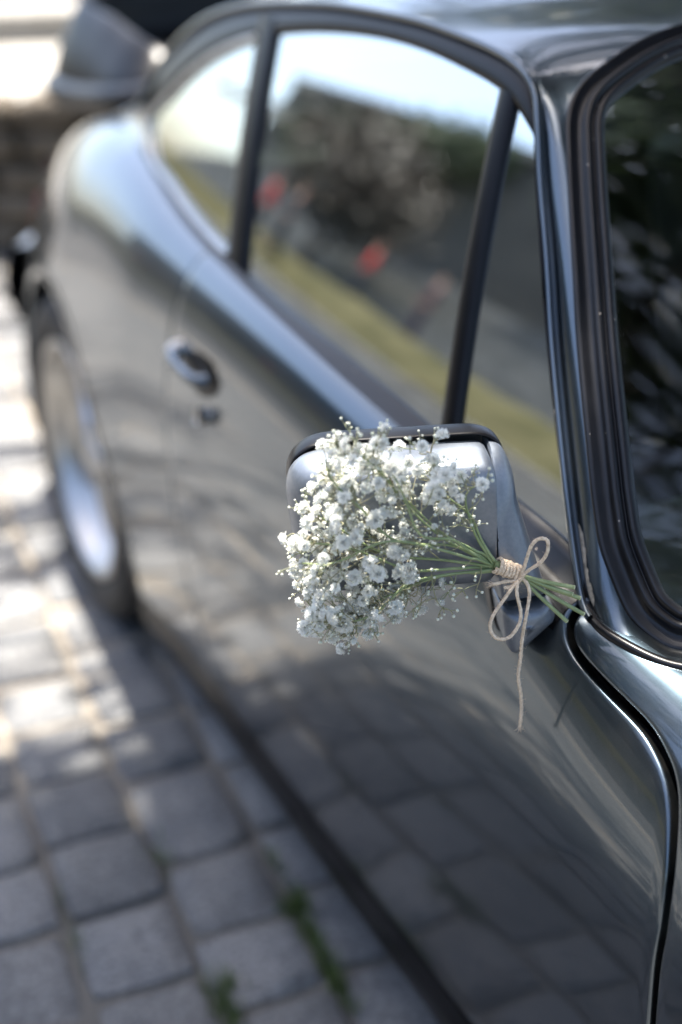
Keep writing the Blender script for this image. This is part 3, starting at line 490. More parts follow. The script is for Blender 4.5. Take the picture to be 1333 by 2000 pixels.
def taillight():
    yl = np.linspace(2.995, 3.185, 24); zz = np.linspace(.615, .705, 10)
    Y, Z = np.meshgrid(yl, zz, indexing='ij'); x = -bodyx(Y, Z); P = np.stack([x-.010, Y+.006, Z], -1)
    P[0, :, 0] += .012; P[:, 0, 0] += .012; P[:, -1, 0] += .012
    return P
pair('tail_light', gmesh(taillight()), 'lens')
P = np.stack([np.stack([np.linspace(-.58, .58, 20), 0*np.linspace(0, 1, 20)+3.20, 0*np.linspace(0, 1, 20)+z], -1) for z in (.2, .45, .6, .75)], 1); P[:, 3, 1] -= .02
part('tail_panel', gmesh(P), 'paint')
# tray spoiler: outline swept with an upturned lip
ol = curve([(-.40, 2.56, .985), (-.485, 2.66, .975), (-.525, 2.85, .968), (-.54, 3.05, .965), (-.515, 3.20, .968), (-.42, 3.27, .972), (-.2, 3.31, .978), (0, 3.32, .98)], 60)
ol = np.concatenate([ol, (ol*np.array([-1, 1, 1]))[::-1][1:]])
hgt = np.interp(np.abs(ol[:, 1]-2.56), [0, .1, .35, .6, .8], [.02, .07, .125, .15, .15])
outd = unit(np.gradient(ol, axis=0)); outd = np.stack([outd[:, 1]*-1, outd[:, 0], 0*outd[:, 0]], -1); outd *= np.sign((outd*(ol-np.array([0, 2.9, .97]))).sum(1, keepdims=True))
lp = []
for a, b in ((-.13, .010), (-.112, .012), (-.100, .05), (-.094, .55), (-.090, .92), (-.082, 1.0), (-.070, .97), (-.048, .74), (-.024, .46), (-.004, .18), (.010, -.10), (.016, -.30), (.010, -.42), (-.02, -.50), (-.10, -.54)):
    lp.append(ol+outd*a+np.array([0, 0, 1.0])*(b*np.maximum(hgt, .02))[:, None])
spo = part('tray_spoiler', gmesh(np.stack(lp, 1)), 'trim')
c = ol+outd*.008+np.array([0, 0, 1])*(-.34*np.maximum(hgt, .02))[:, None]; part('rubber_edge', tube(c, .030, 10).mesh(), 'rubber', spo)
inn = ol-outd*.128; mid = inn.mean(0); h = len(inn)//2; a = inn[:h+1]; b = inn[::-1][:h+1]; k = np.linspace(0, 1, 12)[None, :, None]
P = a[:, None]*(1-k)+b[:, None]*k; P[..., 2] += .0015; part('spoiler_floor', gmesh(P), 'trim', spo)

# ---- wheels
def lathe(prof, n=64):
    a = np.arange(n)/n*2*math.pi; P = np.zeros((n, len(prof), 3))
    for j, (x, r) in enumerate(prof): P[:, j] = np.stack([x+0*a, r*np.cos(a), r*np.sin(a)], -1)
    return gmesh(P, closed_u=True)
tyre_me = lathe([(.10, .245), (.11, .28), (.105, .315), (.08, .331), (-.07, .331), (-.092, .325), (-.102, .305), (-.104, .285), (-.098, .262), (-.088, .246), (-.07, .242)])
rim_me = lathe([(.09, .235), (-.085, .243), (-.094, .247), (-.097, .242), (-.094, .236), (-.075, .230), (-.055, .222), (-.045, .214), (-.03, .205)])
disc_me = lathe([(-.03, .207), (-.01, .12), (.0, .05), (.0, .001)])
def spoke():
    r = np.linspace(.05, .212, 12); wv = np.interp(r, [.05, .09, .16, .212], [.026, .030, .047, .050]); xo = np.interp(r, [.05, .10, .17, .212], [-.062, -.058, -.048, -.034])
    pr = np.array([(-1, .018), (-.85, .003), (-.5, -.004), (0, .002), (.5, -.004), (.85, .003), (1, .018)])
    P = np.stack([np.stack([xo+b, a*wv, r], -1) for a, b in pr], 1); return P
mb = MB()
for k in range(5):
    P = spoke(); a = k*2*math.pi/5+.3; y = P[..., 1]*math.cos(a)-P[..., 2]*math.sin(a); z = P[..., 1]*math.sin(a)+P[..., 2]*math.cos(a)
    v, f = grid(np.stack([P[..., 0], y, z], -1)); mb.add(v, f)
spoke_me = mb.mesh(); cap_me = lathe([(-.05, .052), (-.066, .05), (-.070, .03), (-.072, .001)], 32)
for me, m in ((tyre_me, 'tyre'), (rim_me, 'chrome'), (disc_me, 'dark_alloy'), (spoke_me, 'satin_alloy'), (cap_me, 'satin_alloy')): me.materials.append(M[m])
for x, y, fl in ((-.715, WY, 0), (.715, WY, 1), (-.70, 0, 0), (.70, 0, 1)):
    t = add('wheel', tyre_me, car); t.location = (x, y, .331); t.rotation_euler = (0.4+y, 0, math.pi*fl)
    for nm, me in (('rim', rim_me), ('wheel_disc', disc_me), ('wheel_spokes', spoke_me), ('hub_cap', cap_me)): add(nm, me, t)

# ---- door handle and lock
def handle():
    pth = [(-.800, 1.515, .790), (-.816, 1.505, .789), (-.823, 1.480, .788), (-.824, 1.455, .786), (-.823, 1.43, .784), (-.817, 1.405, .782), (-.800, 1.395, .781)]
    c = curve(pth, 40); r = np.interp(np.linspace(0, 1, 40), [0, .12, .5, .88, 1], [.012, .009, .0075, .009, .012])
    return tube(c, r, 12).mesh()
hd, hd2 = pair('door_handle', handle(), 'paint', parent=door, parent2=door2)
pair('handle_button', tube(curve([(-.79, 1.516, .791), (-.818, 1.514, .792), (-.826, 1.513, .792)], 6), [.0145, .0145, .014, .013, .009, .003], 16).mesh(), 'chrome', parent=door, parent2=door2)
yh = np.linspace(1.28, 1.50, 36); zh = np.linspace(.74, .82, 16); Y, Z = np.meshgrid(yh, zh, indexing='ij')
e = np.hypot((Y-1.420)/.066, (Z-.784)/.028); P = np.stack([-bodyx(Y, Z)-.0045+.006*np.clip(e-.6, 0, 1), Y, Z], -1)
kp = (e < 1.05); kp = kp[:-1, :-1] & kp[1:, :-1] & kp[:-1, 1:] & kp[1:, 1:]
pair('handle_plate', gmesh(P, keep=kp), 'trim', parent=door, parent2=door2)
mb = tube([(-.80, 1.385, .735), (-.828, 1.385, .738)], .012, 16); pair('lock_barrel', mb.mesh(), 'chrome', parent=door, parent2=door2)

# ---- interior
def rbox(c, s, bw, rx=0):
    mb = MB(); box(mb, (0, 0, 0), s); me = bevelled(mb.mesh(), bw, 3); me.transform(Matrix.Translation(c) @ Matrix.Rotation(rx, 4, 'X')); return me
for sx in (-1, 1):
    part('seat_cushion', rbox((sx*.35, 1.25, .42), (.50, .52, .16), .05, .12), 'leather')
    part('seat_backrest', rbox((sx*.35, 1.56, .70), (.48, .14, .56), .05, -.22), 'leather')
    part('headrest', rbox((sx*.35, 1.645, 1.04), (.27, .10, .20), .04, -.15), 'leather')
    part('door_card', rbox((sx*.672, 1.06, .55), (.03, .95, .58), .01), 'leather')
    part('rear_side_panel', rbox((sx*.64, 1.78, .55), (.04, .46, .70), .01), 'leather')
part('dashboard', rbox((0, .64, .70), (1.28, .26, .20), .05), 'leather')
part('rear_shelf', rbox((0, 2.10, .88), (1.1, .40, .05), .02), 'carpet')
a = np.arange(33)/32*2*math.pi; c = np.stack([.36+.19*np.cos(a), .90+.05*np.sin(a), .78+.18*np.sin(a)], -1)
sw = part('steering_wheel', tube(c, .014, 8, caps=False).mesh(), 'leather')
part('steering_column', tube([(.36, .90, .78), (.36, .70, .70)], .03, 10).mesh(), 'leather', sw)

# ================================================================== SETTING
def stone_mat(name, c1, c2, scale=3, fine=160, bump=.5, rough=.85, dist=.003):
    m, n, l, b = new_mat(name); tc = n.new('ShaderNodeTexCoord'); geo = n.new('ShaderNodeNewGeometry'); oi = n.new('ShaderNodeObjectInfo')
    a = n.new('ShaderNodeTexNoise'); a.inputs['Scale'].default_value = scale; a.inputs['Detail'].default_value = 6; l.new(geo.outputs['Position'], a.inputs['Vector'])
    rp = n.new('ShaderNodeValToRGB'); rp.color_ramp.elements[0].color = (*c1, 1); rp.color_ramp.elements[1].color = (*c2, 1); rp.color_ramp.elements[0].position = .3; rp.color_ramp.elements[1].position = .7
    l.new(a.outputs[0], rp.inputs[0])
    g = n.new('ShaderNodeTexNoise'); g.inputs['Scale'].default_value = fine; g.inputs['Detail'].default_value = 4; l.new(geo.outputs['Position'], g.inputs['Vector'])
    mr = n.new('ShaderNodeMapRange'); mr.inputs[1].default_value = .3; mr.inputs[2].default_value = .7; mr.inputs[3].default_value = .5; mr.inputs[4].default_value = 1.42; l.new(g.outputs[0], mr.inputs[0])
    r2 = n.new('ShaderNodeMapRange'); r2.inputs[3].default_value = .82; r2.inputs[4].default_value = 1.18; l.new(oi.outputs['Random'], r2.inputs[0])
    mm = n.new('ShaderNodeMath'); mm.operation = 'MULTIPLY'; l.new(mr.outputs[0], mm.inputs[0]); l.new(r2.outputs[0], mm.inputs[1])
    mx = n.new('ShaderNodeMix'); mx.data_type = 'RGBA'; mx.blend_type = 'MULTIPLY'; mx.inputs[0].default_value = 1; l.new(rp.outputs[0], mx.inputs[6])
    cb = n.new('ShaderNodeCombineColor'); 
    for i in range(3): l.new(mm.outputs[0], cb.inputs[i])
    l.new(cb.outputs[0], mx.inputs[7]); l.new(mx.outputs[2], b.inputs['Base Color']); setp(b, rough=rough)
    bp = n.new('ShaderNodeBump'); bp.inputs['Strength'].default_value = bump; bp.inputs['Distance'].default_value = dist; l.new(g.outputs[0], bp.inputs['Height']); l.new(bp.outputs[0], b.inputs['Normal'])
    return m
M['sett'] = stone_mat('grey_sett_stone', (.098, .102, .107), (.170, .168, .163), 7, 110, 1.0)
M['joint'] = noisy('sandy_joint_dirt', (.045, .040, .034), (.095, .084, .068), 30, .95, .5, 150, dist=.004)
def bed_mat():   # dirt bed; sunlight further along is put into the colour as a paler tone
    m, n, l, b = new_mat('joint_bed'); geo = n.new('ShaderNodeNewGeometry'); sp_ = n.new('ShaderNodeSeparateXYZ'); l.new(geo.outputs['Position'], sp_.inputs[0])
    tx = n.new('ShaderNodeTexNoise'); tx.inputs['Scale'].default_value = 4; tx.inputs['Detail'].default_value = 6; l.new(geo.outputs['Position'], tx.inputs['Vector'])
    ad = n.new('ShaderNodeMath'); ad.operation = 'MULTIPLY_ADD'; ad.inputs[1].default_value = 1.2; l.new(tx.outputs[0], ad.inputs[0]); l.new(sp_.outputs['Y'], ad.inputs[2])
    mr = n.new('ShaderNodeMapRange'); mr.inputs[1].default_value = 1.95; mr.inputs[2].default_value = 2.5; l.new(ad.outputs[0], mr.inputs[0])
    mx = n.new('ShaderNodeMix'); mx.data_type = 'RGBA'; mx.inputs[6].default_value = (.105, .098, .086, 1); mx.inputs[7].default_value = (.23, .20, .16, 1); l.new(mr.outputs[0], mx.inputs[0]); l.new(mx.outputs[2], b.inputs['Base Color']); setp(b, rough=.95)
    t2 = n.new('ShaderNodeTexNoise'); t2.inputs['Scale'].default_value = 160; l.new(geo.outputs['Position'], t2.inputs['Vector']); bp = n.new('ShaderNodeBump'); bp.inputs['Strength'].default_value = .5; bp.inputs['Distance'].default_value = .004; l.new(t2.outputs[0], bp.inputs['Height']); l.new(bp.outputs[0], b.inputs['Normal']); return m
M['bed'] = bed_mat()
M['pale'] = stone_mat('pale_limestone', (.20, .19, .172), (.30, .285, .255), 2, 40, .3)
M['wallstone'] = stone_mat('mottled_brown_stone', (.085, .068, .048), (.20, .165, .125), 7, 60, .8, dist=.01)
M['greystep'] = stone_mat('grey_stair_stone', (.085, .088, .085), (.16, .16, .152), 1.2, 30, .4)
M['greywall'] = stone_mat('grey_brown_masonry', (.05, .048, .042), (.09, .085, .075), .6, 12, .4)
M['asphalt'] = noisy('dark_asphalt', (.045, .045, .047), (.07, .068, .066), 6, .9, .3, 200, dist=.003)
M['grass'] = noisy('olive_grass', (.036, .036, .020), (.062, .058, .034), 1.6, .95, .3, 30, dist=.05, spec=0.0)
M['bark'] = noisy('tree_bark', (.05, .038, .028), (.11, .085, .06), 9, .9, .8, 25, dist=.03)
def ray_sheet(x0, x1, y0, y1, z, nx=2, ny=2):
    X, Y = np.meshgrid(np.linspace(x0, x1, nx), np.linspace(y0, y1, ny), indexing='ij'); return np.stack([X, Y, 0*X+z], -1)
ground = tag(add('ground', gmesh(ray_sheet(-150, 150, -150, 150, -.030)), None, 'asphalt'), kind='structure')
# sett pavement: dirt bed and stones
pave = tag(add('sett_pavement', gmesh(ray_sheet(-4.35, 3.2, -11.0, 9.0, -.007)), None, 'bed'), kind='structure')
def sett_mesh(seed):
    r = np.random.default_rng(seed); n = 6
    a = np.array([-.5, -.465, -.2, .2, .465, .5]); X, Y = np.meshgrid(a, a, indexing='ij')
    j = r.normal(0, .011, (n, n, 2)); e = np.maximum(np.abs(X), np.abs(Y))
    Z = np.where(e > .49, -.0055, np.where(e > .4, -.001, 0.0012))+r.normal(0, .0009, (n, n))
    cx = (np.abs(X) > .4) & (np.abs(Y) > .4); k = np.where(cx, .95, 1)
    P = np.stack([X*k+j[..., 0], Y*k+j[..., 1], Z], -1); v, f = grid(P); v = list(map(tuple, v))
    # skirt
    ringi = [i*n for i in range(n)]+[(n-1)*n+i for i in range(1, n)]+[i*n+n-1 for i in range(n-2, -1, -1)]+[i for i in range(n-2, 0, -1)]
    base = len(v); v += [(v[i][0]*1.01, v[i][1]*1.01, -.05) for i in ringi]; m = len(ringi)
    f += [(ringi[i], base+i, base+(i+1) % m, ringi[(i+1) % m]) for i in range(m)]
    me = pydata(v, f); me.materials.append(M['sett']); me.polygons.foreach_set('use_smooth', [True]*len(me.polygons)); return me
SM = [sett_mesh(100+i) for i in range(7)]
rs = random.Random(5); stuff = MB(); LEAN = .062
known = {0: [.95, 1.14, 1.316, 1.50, 1.68], 1: [.86, 1.035, 1.20, 1.376, 1.611, 1.80, 1.975]}   # joints that can be read in the two near columns
for c in range(-20, 17):
    ys = []; y = -8.5+rs.uniform(0, .15)
    while y < 8.8: ys.append(y); y += rs.choice([.15, .165, .18, .2, .23])*rs.uniform(.95, 1.05)
    if c in known:
        kk = known[c]; ys = [q for q in ys if q < kk[0]-.10]+kk+[q for q in ys if q > kk[-1]+.10]
    for y0, y1 in zip(ys, ys[1:]):
        ym = (y0+y1)/2; xc = -1.043+c*.1635+LEAN*(ym-1.3); L = y1-y0-rs.uniform(.006, .012); Wd = .1635-rs.uniform(.006, .012)
        if -.45 < xc < .8 and -.9 < ym < 2.7: continue      # under the car, never seen
        if xc > 1.6 or xc < -4.2: continue
        rz = -LEAN+rs.gauss(0, .018); dz = rs.gauss(0, .0025)
        vis = (-1.62 < xc < -.5 and .8 < ym < 3.2) or (-1.25 < xc < .5 and 3.2 <= ym < 5.35)
        me = SM[rs.randrange(7)]
        if vis:
            o = bpy.data.objects.new('sett', me); COL.objects.link(o); o.parent = pave
            o.location = (xc+rs.gauss(0, .002), ym, dz); o.rotation_euler = (rs.gauss(0, .010), rs.gauss(0, .010), rz); o.scale = (Wd, L, 1)
        else:
            ca, sa = math.cos(rz), math.sin(rz); vv = []
            for q in me.vertices:
                px, py = q.co.x*Wd, q.co.y*L; vv.append((xc+px*ca-py*sa, ym+px*sa+py*ca, q.co.z+dz))
            stuff.add(vv, [tuple(p.vertices) for p in me.polygons])
o = add('far_setts', stuff.mesh(), pave, 'sett'); o['kind'] = 'stuff'
# grass in the joints
def tufts(spots, name):
    mb = MB(); r = np.random.default_rng(11)
    for x, y, k, sx, sy in spots:
        for _ in range(k):
            a = r.uniform(0, 6.28); h = r.uniform(.012, .034); px, py = x+r.normal(0, sx), y+r.normal(0, sy); le = r.uniform(.1, .8)*h
            dx, dy = math.cos(a), math.sin(a); w = .0013
            mb.add([(px-dy*w, py+dx*w, -.012), (px+dy*w, py-dx*w, -.012), (px+dx*le*.4+dy*w*.7, py+dy*le*.4-dx*w*.7, h*.6), (px+dx*le*.4-dy*w*.7, py+dy*le*.4+dx*w*.7, h*.6), (px+dx*le, py+dy*le, h)], [(0, 1, 2, 3), (3, 2, 4)])
    return mb.mesh()
m, n, l, b = new_mat('grass_blade'); setp(b, col=(.075, .115, .025), rough=.6); M['blade'] = m
o = add('joint_grass', tufts([(-.800, 1.195, 110, .012, .012), (-.806, 1.12, 90, .006, .03), (-.812, 1.03, 130, .006, .035), (-.968, 1.05, 110, .010, .025), (-.955, 1.09, 50, .01, .01), (-.79, 1.29, 30, .006, .03), (-.95, 1.40, 25, .01, .02), (-1.0, 2.6, 60, .03, .02), (-1.12, 1.3, 20, .006, .05)], 'g'), None, 'blade')
tag(o, 'short green grass growing in the joints between the setts', 'grass', kind='stuff')
# low rubble wall behind the car, facing the camera
WB = np.array([-.347, 5.17]); WE = np.array([.916, -.400]); WN = np.array([.400, .916])
wall = empty('rubble_wall', (WB[0], WB[1], 0)); tag(wall, 'low rough brown rubble wall in shade behind the car', 'wall')
mb = MB(); 
def wp(s, d, z): q = WB+WE*s+WN*d; return (q[0], q[1], z)
mb.add([wp(s, d, z) for s in (-1.3, 9) for d in (.05, .40) for z in (-.03, .55)], [(0, 1, 3, 2), (4, 6, 7, 5), (0, 4, 5, 1), (2, 3, 7, 6), (1, 5, 7, 3)])
part('wall_core', mb.mesh(), 'joint', wall, False)
def rock(seed):
    bm = bmesh.new(); bmesh.ops.create_icosphere(bm, subdivisions=2, radius=1); r = random.Random(seed)
    for v in bm.verts:
        c = v.co; m = max(abs(c.x), abs(c.y), abs(c.z)); v.co = c.lerp(c/m, .62)*r.uniform(.93, 1.05)
    me = bpy.data.meshes.new('r'); bm.to_mesh(me); bm.free(); me.materials.append(M['wallstone']); me.polygons.foreach_set('use_smooth', [True]*len(me.polygons)); return me
RK = [rock(i) for i in range(6)]; z = 0.0; ang = math.atan2(WE[1], WE[0]); k = 0
while z < .56:
    h = rs.uniform(.10, .15); h = min(h, .60-z); s = -1.25+rs.uniform(-.15, 0)
    while s < 3.2:
        L = rs.uniform(.16, .42); q = wp(s+L/2, .06+rs.uniform(-.02, .02), z+h/2)
        o = bpy.data.objects.new('stone', RK[k % 6]); k += 1; COL.objects.link(o); o.parent = wall; o.matrix_parent_inverse = Matrix.Translation(-wall.location)
        o.location = q; o.scale = (L*.5, .10, h*.52); o.rotation_euler = (rs.gauss(0, .06), rs.gauss(0, .05), ang+rs.gauss(0, .05)); s += L
    z += h
# terrace and steps above the wall
ter = tag(add('terrace', pydata([wp(-1.3, .08, .562), wp(14, .08, .562), wp(14, 3.4, .562), wp(-1.3, 3.4, .562)], [(0, 1, 2, 3)]), None, 'pale', False), kind='structure')
st = empty('stone_steps', tuple(wp(0, 3.4, .56))); tag(st, 'wide pale stone steps in full sun above the rubble wall', 'steps')
for i in range(9):
    mb = MB(); d0 = 1.55+.55*i; z1 = .56+.15*(i+1)
    mb.add([wp(s, d, z) for s in (-1.3, 14) for d in (d0, d0+.60) for z in (.3, z1)], [(0, 1, 3, 2), (4, 6, 7, 5), (0, 4, 5, 1), (2, 3, 7, 6), (0, 2, 6, 4), (1, 5, 7, 3)])
    part('step', bevelled(mb.mesh(), .012, 1), 'pale', st, False)
# the other side of the street, seen in the paint and the glass
tag(add('road', gmesh(ray_sheet(-8.6, -4.35, -40, 60, -.016)), None, 'asphalt'), kind='structure')
mb = MB(); box(mb, (-4.42, 8, -.005), (.14, 60, .05)); tag(add('kerb', bevelled(mb.mesh(), .01), None, 'pale', False), kind='structure')
mb = MB(); box(mb, (-8.2, 15, .46), (.4, 90, .96)); tag(add('retaining_wall', bevelled(mb.mesh(), .02), None, 'pale', False), 'pale low retaining wall below the grass bank across the street', 'wall')
yg = np.linspace(-20, 60, 260); pf = [(-8.15, .93), (-8.35, 1.08), (-8.6, 1.30), (-9.0, 1.52), (-9.5, 1.62), (-10.9, 1.63), (-11.2, 1.55)]
P = np.stack([np.stack([x+rng.normal(0, .04, len(yg)), yg, z+rng.normal(0, .045, len(yg))], -1) for x, z in pf], 1)
tag(add('grass_bank', gmesh(P), None, 'grass'), kind='structure')
tag(add('upper_path', gmesh(ray_sheet(-15.5, -11.0, -40, 70, 1.58)), None, 'greystep'), kind='structure')
st2 = empty('grey_steps', (-13, 10, 1.55)); tag(st2, 'long flight of grey stone steps across the street, mirrored in the vent window', 'steps')
for i in range(8):
    zt = 1.58+.34*(i+1); mb = MB(); box(mb, (-12.6-.55*i-.4, 12, zt/2), (.8, 70, zt)); part('step', mb.mesh(), 'greystep', st2, False)
bl = empty('stone_building', (-18, 12, 0)); tag(bl, 'tall plain grey stone building across the street, mirrored in the door window', 'building')
mb = MB(); box(mb, (-18.2, 10, 4.7), (2.0, 74, 9.4)); part('wall', mb.mesh(), 'greywall', bl, False)
mb = MB(); box(mb, (-17.12, 47, 7.6), (.25, 26, .55)); part('string_course', mb.mesh(), 'pale', bl, False)
mb = MB(); box(mb, (-17.15, 10, 9.5), (.5, 74.4, .35)); part('cornice', mb.mesh(), 'greystep', bl, False)

# ------------------------------------------------------------------ trees
def leaf_mat(c1, c2, nm):
    m, n, l, b = new_mat(nm); out = n['Material Output']; oi = n.new('ShaderNodeNewGeometry'); tx = n.new('ShaderNodeTexNoise'); tx.inputs['Scale'].default_value = 1.7; l.new(oi.outputs['Position'], tx.inputs['Vector'])
    rp = n.new('ShaderNodeValToRGB'); rp.color_ramp.elements[0].color = (*c1, 1); rp.color_ramp.elements[1].color = (*c2, 1); rp.color_ramp.elements[0].position = .35; rp.color_ramp.elements[1].position = .65
    l.new(tx.outputs[0], rp.inputs[0]); l.new(rp.outputs[0], b.inputs['Base Color']); setp(b, rough=.5)
    tr = n.new('ShaderNodeBsdfTranslucent'); l.new(rp.outputs[0], tr.inputs[0]); mx = n.new('ShaderNodeMixShader'); mx.inputs[0].default_value = .25
    l.new(b.outputs[0], mx.inputs[1]); l.new(tr.outputs[0], mx.inputs[2]); l.new(mx.outputs[0], out.inputs[0]); return m
M['leaf'] = leaf_mat((.018, .034, .014), (.045, .070, .026), 'leaf'); M['copper'] = leaf_mat((.022, .018, .013), (.045, .036, .026), 'copper_leaf')
def tree(name, label, base, hgt, clumps, nleaf, size, seed, group=None, leaf='leaf'):
    r = np.random.default_rng(seed); root = empty(name, base); tag(root, label, 'tree', group)
    b = np.array(base, float); mb = MB(); top = b+np.array([0, 0, hgt]); jog = r.normal(0, .12, (5, 3)); jog[0] = 0; jog[:, 2] = 0
    tp = np.stack([b*(1-t)+top*t for t in np.linspace(0, 1, 5)])+jog; tube(curve(tp, 14), np.linspace(.24, .10, 14)*hgt/4, 10, mb)
    for c in clumps:
        c = np.array(c[:3]); t = r.uniform(.55, .98); p0 = b*(1-t)+top*t; midp = .5*(p0+c)+np.array([0, 0, .25])
        tube(curve([p0, midp, c], 8), np.linspace(.075, .02, 8), 6, mb)
        for _ in range(4):
            e = c+r.normal(0, .55, 3); tube(curve([midp, .5*(midp+e)+r.normal(0, .1, 3), e], 6), np.linspace(.03, .008, 6), 5, mb)
    part('trunk', mb.mesh(), 'bark', root)
    V = []; F = []; wt = lambda c: c[3]**2*(c[4] if len(c) > 4 else 1); tot = sum(map(wt, clumps))
    for c in clumps:
        n = int(nleaf*wt(c)/tot); d = unit(r.normal(0, 1, (n, 3))); rad = c[3]*r.uniform(.15, 1.0, n)**.5
        # twig-sized tufts so light gets through in flecks
        tw = np.array(c[:3])+d*rad[:, None]*np.array([1, 1, .62]); tw = tw[r.integers(0, max(2, n//9), n)]+r.normal(0, size*1.25, (n, 3))
        ax = unit(r.normal(0, 1, (n, 3))+np.array([0, 0, -.25])); nn = unit(np.cross(ax, r.normal(0, 1, (n, 3)))); s = size*r.uniform(.7, 1.3, n)[:, None]; ww = s*.30
        q = np.cross(nn, ax)
        o = len(V)*1; A = tw; Bp = tw+ax*s*.5+q*ww; Cc = tw+ax*s; D = tw+ax*s*.5-q*ww
        base_i = sum(len(x) for x in V); V.append(np.stack([A, Bp+nn*ww*.25, Cc, D+nn*ww*.25], 1).reshape(-1, 3))
        idx = base_i+np.arange(n)*4; F += [(i, i+1, i+2, i+3) for i in idx]
    part('crown', pydata(np.concatenate(V), F), leaf, root, False); return root
TREES = [
 ('broadleaf_tree', 'broadleaf tree whose crown hangs over the front of the car', (4.0, 2.6, -.03), 4.0, [(-1.7, 2.2, 5.0, .55, 2), (-1.05, 2.75, 5.0, .50, 4.5), (-1.0, 2.98, 5.8, .50, 4.5), (-.35, 2.9, 5.8, .50, 4.5), (-1.55, 2.65, 5.6, .5, 3.5), (-1.85, 1.5, 5.0, .38, 4), (-.4, 2.72, 5.0, .50, 4.5), (.3, 2.5, 5.1, .7, 3), (1.0, 2.3, 5.2, 1.0, 2), (-.1, 2.12, 5.0, .33, 5), (1.8, 2.6, 5.4, 1.2, 1.5), (3.2, 2.4, 5.8, 1.4), (.55, 1.35, 5.1, .75, 2.5), (1.3, 1.3, 5.1, 1.2, 2), (2.5, 1.0, 5.3, 1.3, 1.5), (1.5, .1, 5.5, 1.2, 1.5), (2.6, -.6, 5.0, 1.2), (3.6, .6, 5.2, 1.3), (2.8, 3.9, 5.6, 1.1), (4.2, 4.2, 5.6, 1.3), (.9, .3, 4.7, .8, 2), (.2, -.9, 5.0, 1.1, 1.5), (1.4, -1.6, 5.0, 1.2, 1.5), (-1.5, -2.2, 5.0, .8, 1.5), (-.5, -2.8, 5.0, 1.0, 1.6), (-.9, 4.2, 5.2, .26), (-1.3, 5.3, 5.4, .36), (-2.4, 3.5, 5.3, .42), (-2.3, 4.9, 5.2, .40), (-2.2, 2.6, 5.0, .5), (-1.0, 6.6, 5.6, .4), (2.2, 5.9, 5.3, .7), (3.2, 6.5, 5.6, .8), (1.6, 4.9, 5.6, .5)], 54000, .115, 3),
 ('broadleaf_tree', 'broadleaf tree to the rear right, standing farthest behind', (6.4, 11.5, -.03), 3.6, [(6.0, 11.0, 4.6, 1.7), (7.4, 11.8, 5.2, 1.7), (5.4, 12.4, 5.6, 1.5), (6.6, 11.5, 6.7, 1.5), (4.6, 11.2, 4.2, 1.2), (5.6, 10.2, 2.9, 1.3), (7.6, 10.6, 3.0, 1.4), (3.9, 12.4, 3.0, 1.1), (8.6, 9.2, 4.2, 1.5), (9.4, 8.2, 3.0, 1.4)], 9500, .17, 4),
 ('broadleaf_tree', 'slender broadleaf tree close behind the car on its right, mirrored in the roof', (4.8, 7.6, -.03), 2.8, [(4.6, 7.4, 3.2, .9), (5.2, 8.2, 4.0, 1.0), (4.0, 8.0, 4.4, .8), (5.6, 7.0, 3.0, .9), (3.6, 7.2, 3.0, .6), (4.8, 7.6, 5.2, .9), (6.4, 6.4, 3.8, .9)], 5500, .15, 31),
 ('broadleaf_tree', 'broadleaf tree behind the photographer, mirrored in the mirror housing', (1.2, -11.5, -.03), 3.4, [(1.2, -11.2, 4.4, 1.8), (-.2, -11.8, 4.8, 1.6), (2.6, -11.4, 5.0, 1.7), (1.4, -11.6, 6.2, 1.5)], 5500, .18, 6),
 ('broadleaf_tree', 'broadleaf tree on the far pavement to the right of the car', (6.5, -1.0, -.03), 3.6, [(6.2, -1.0, 4.6, 1.7), (7.2, .4, 5.0, 1.6), (5.4, -2.2, 5.0, 1.6), (6.4, -.8, 6.3, 1.5)], 5500, .18, 8),
 ('broadleaf_tree', 'dark copper-leaved tree on the upper path across the street', (-12.2, 24.0, 1.58), 2.4, [(-12.0, 23.0, 3.9, 1.6), (-12.4, 25.6, 4.3, 1.8), (-11.8, 21.6, 4.6, 1.4), (-12.2, 24.0, 5.8, 1.6), (-12.2, 27.0, 5.2, 1.5)], 9000, .2, 12, None, 'copper'),
 ('broadleaf_tree', 'grey-green broadleaf tree before the stone building, left of the copper-leaved tree', (-16.6, 17.5, 3.9), 3.0, [(-16.4, 16.4, 7.4, 1.7), (-16.4, 18.6, 7.9, 1.8), (-16.2, 20.6, 8.3, 1.5), (-16.4, 14.4, 7.4, 1.4), (-16.4, 17.6, 9.4, 1.5)], 8000, .22, 14),
 ('broadleaf_tree', 'grey-green broadleaf tree before the stone building, far beyond the copper-leaved tree', (-16.6, 33.0, 3.9), 2.6, [(-16.4, 32.0, 7.2, 1.8), (-16.4, 35.0, 7.0, 1.9), (-16.2, 29.6, 8.0, 1.6), (-16.4, 38.0, 6.6, 1.8), (-16.4, 27.4, 8.6, 1.4)], 8000, .24, 15),
]
for a in TREES: tree(*a)

